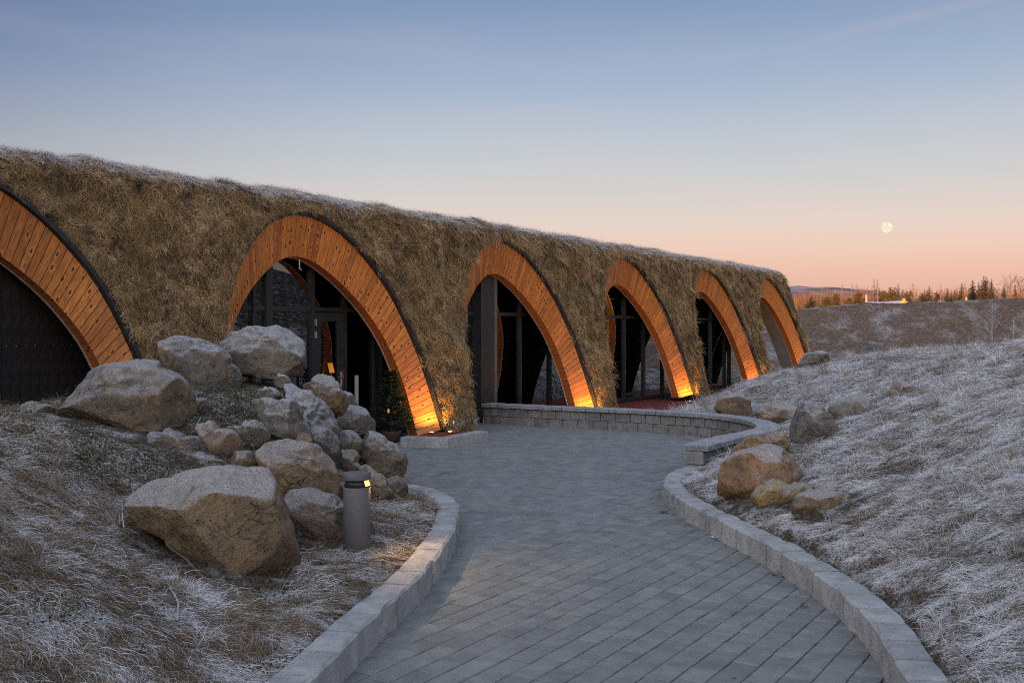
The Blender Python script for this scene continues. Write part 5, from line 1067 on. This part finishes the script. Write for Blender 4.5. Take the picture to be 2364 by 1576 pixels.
ang = np.arctan2(-gy, -gx) + .9 * noise(np.c_[gp_[:, :2] * .8, gp_[:, 0] * 0]) + RNG.normal(0, 1, len(gp_)) * np.where(gp_[:, 0] > 1.2, .75, .5); lay = np.c_[np.cos(ang), np.sin(ang), ang * 0]
q3 = np.c_[gp_[:, :2], gp_[:, 0] * 0]; pat = fbm(q3 * 1.1 + 4, 4); pat2 = fbm(q3 * np.array([3.2, 5.5, 1]), 3)
right = gp_[:, 0] > 1.2
fro = np.clip(np.where(right, .62, .27) + .68 * pat2 + .22 * pat + RNG.normal(0, .30, len(gp_)), 0, 1.1); fro = np.where(dk < .55, fro + .12 * right, fro)
tin = np.clip(np.where(right, .5, .52) + .35 * pat + RNG.normal(0, .2, len(gp_)), 0, 1)
dd = np.linalg.norm(gp_ - np.array([0, 0, EYE]), axis=1)
mat_src = [clump_mesh('matted_grass', M_STRAW, 42, .09, .085, .0009, 'mat', 400 + i) for i in range(7)]
tag(scatter('frosted_grass', gp_ + gn * -.004, lay, gn, RNG.uniform(.7, 1.3, len(gp_)) * np.clip(dd / 8, .85, 1.7) * np.where(dk < .5, .75, 1) * np.where(right, .88, 1.2), tin, fro, mat_src), 'matted straw grass white with frost on both slopes', 'grass', kind='stuff')
ks = RNG.uniform(size=len(gp_)) < np.where(fbm(q3 * 2.1 + 30, 3) > .42, .28, .015); tf_src = [clump_mesh('grass_tuft', M_STRAW, 26, .07, .15, .0018, 'tuft', 500 + i) for i in range(5)]
tag(scatter('grass_tufts', gp_[ks], lay[ks], gn[ks] + [0, 0, .6], RNG.uniform(.45, 1.1, ks.sum()) * np.clip(dd[ks] / 10, .8, 1.5), np.clip(tin[ks] + .1, 0, 1), fro[ks] * .7, tf_src), 'upright straw tufts in the frosted grass', 'grass', kind='stuff')
# creeping plants with small frosted leaves among the left rocks
lc = [clump_mesh('x', M_LEAF, 1, .1, .1, .001, 'mat', 1)]; lc = [leaf_clump('creeper_clump', M_LEAF, 90, .17, .017, 600 + i) for i in range(5)]
cl = (gp_[:, 0] < -.9) & (dd < 16); sx = CX + FPX * gp_[:, 0] / gp_[:, 1]; sy = HY - FPX * (gp_[:, 2] - EYE) / gp_[:, 1]
zone = np.exp(-((sx - 420) / 230) ** 2 - ((sy - 1040) / 75) ** 2) + np.exp(-((sx - 620) / 150) ** 2 - ((sy - 930) / 80) ** 2) * .9 + np.exp(-((sx - 720) / 45) ** 2 - ((sy - 850) / 25) ** 2) * 1.3 + np.exp(-((sx - 760) / 60) ** 2 - ((sy - 1010) / 60) ** 2) * .6 + .10 * (pat > .25)
ks = cl & (RNG.uniform(size=len(gp_)) < zone * .3)
tag(scatter('creeping_plants', gp_[ks], lay[ks], gn[ks], RNG.uniform(.6, 1.25, ks.sum()), RNG.uniform(0, 1, ks.sum()), np.clip(RNG.normal(.08, .14, ks.sum()), 0, 1), lc), 'frost rimmed creeping plants between the left boulders', 'ground cover', kind='stuff')
# loose debris
def gz(x, y): return float(ground_final(np.array([[x, y]]))[0])
def stick(pix, Y0, Y1, rad, lab, mat, name='fallen_stick'):
    pts = []
    for i, (x, y) in enumerate(pix):
        Y = Y0 + (Y1 - Y0) * i / (len(pix) - 1)
        for _ in range(12):
            X = (x - CX) / FPX * Y; z = gz(X, Y) + rad + .03; yy = HY - FPX * (z - EYE) / Y; Y = max(3.0, Y * (1 + (yy - y) / 2600))
        pts.append((X, Y, z))
    o = MB().tube(pts, [rad * (1 - .4 * i / len(pts)) for i in range(len(pts))], 6).build(name, mat, None, True); tag(o, lab, 'stick')
stick([(385, 1258), (430, 1290), (462, 1325), (500, 1352)], 6.0, 5.7, .007, 'brown fallen stick lying along the base of the biggest boulder', M_BARK)
stick([(392, 1355), (405, 1375), (412, 1392), (409, 1430)], 5.0, 4.8, .006, 'white frosted crooked twig standing in the left foreground grass', simple('rimed_twig', (.36, .36, .38), .9, var=.4, scale=40))
stick([(284, 1152), (282, 1185), (286, 1215)], 6.3, 6.1, .006, 'short frosted twig at the left tip of the biggest boulder', M_FTWIG)
stick([(182, 990), (215, 987), (262, 996), (305, 1010)], 8.0, 7.8, .005, 'long arching frosted bramble stem under the pitted boulder', M_FTWIG)
def leaf(x, y, s, lab, col, name='dry_leaf', cat='leaf', nl=5):
    Y = FPX * (EYE - .005) / (y - HY); X = (x - CX) / FPX * Y; r = random.Random(int(x)); m = MB()
    for k in range(nl):
        a = r.uniform(0, 6.28); c = Vector((r.uniform(-s, s), r.uniform(-s, s), r.uniform(.002, .012))); d = Vector((math.cos(a), math.sin(a), r.uniform(-.1, .5))) * s; n = Vector((-math.sin(a), math.cos(a), r.uniform(-.3, .5))) * s * .5
        m.add([c, c + d * .5 + n, c + d, c + d * .5 - n], [(0, 1, 2), (0, 2, 3)])
    o = m.build(name, simple(name, col, .9)); o.location = (X, Y, .002); tag(o, lab, cat)
leaf(1532, 1182, .045, 'curled brown leaf litter at the bend of the right kerb', (.12, .05, .025)); leaf(1795, 1325, .05, 'red brown dry leaves lying against the right kerb', (.16, .05, .022)); leaf(1856, 1399, .025, 'dark dry leaf bit near the right kerb joint', (.07, .04, .025)); leaf(1700, 1566, .022, 'pale tan leaf on the pavers at the bottom edge', (.25, .13, .06), nl=2); leaf(1718, 1507, .012, 'tiny red leaf on the pavers right of centre', (.25, .05, .02), nl=1)
leaf(1577, 1193, .018, 'small orange leaf at the foot of the right kerb', (.40, .13, .03), nl=1); leaf(1646, 1240, .03, 'crumpled white paper scrap beside the right kerb', (.75, .75, .78), 'paper_scrap', 'litter', 2)
M_DRYLEAF = simple('dry_brown_leaf', (.17, .075, .035), .9)
for (x, y, s) in ((160, 1010, .05), (185, 1055, .07), (120, 1300, .05), (305, 1395, .06), (415, 1475, .05), (215, 1058, .05)):
    Y = 5.5
    for _ in range(20): X = (x - CX) / FPX * Y; z = gz(X, Y); yy = HY - FPX * (z + .05 - EYE) / Y; Y *= 1 + (yy - y) / 2500
    a = random.uniform(0, 6); m = MB(); m.add([(0, 0, 0), (s * .5, s * .4, s * .3), (s * 1.1, 0, s * .1), (s * .5, -s * .4, s * .25)], [(0, 1, 2), (0, 2, 3)]); o = m.build('dry_leaf', M_DRYLEAF); o.location = (X, Y, z + .05); o.rotation_euler = (random.uniform(-.6, .6), random.uniform(-.6, .6), a)
    tag(o, {160: 'rust leaf in the frost just below the pitted boulder', 185: 'largest curled rust leaf on the left slope, near the creepers', 120: 'rust leaf in grass at the left edge', 305: 'curled leaf in the left foreground grass beside the white twig', 415: 'rust leaf lowest in the left foreground grass', 215: 'rust leaf right beside the largest curled one'}[x], 'leaf')
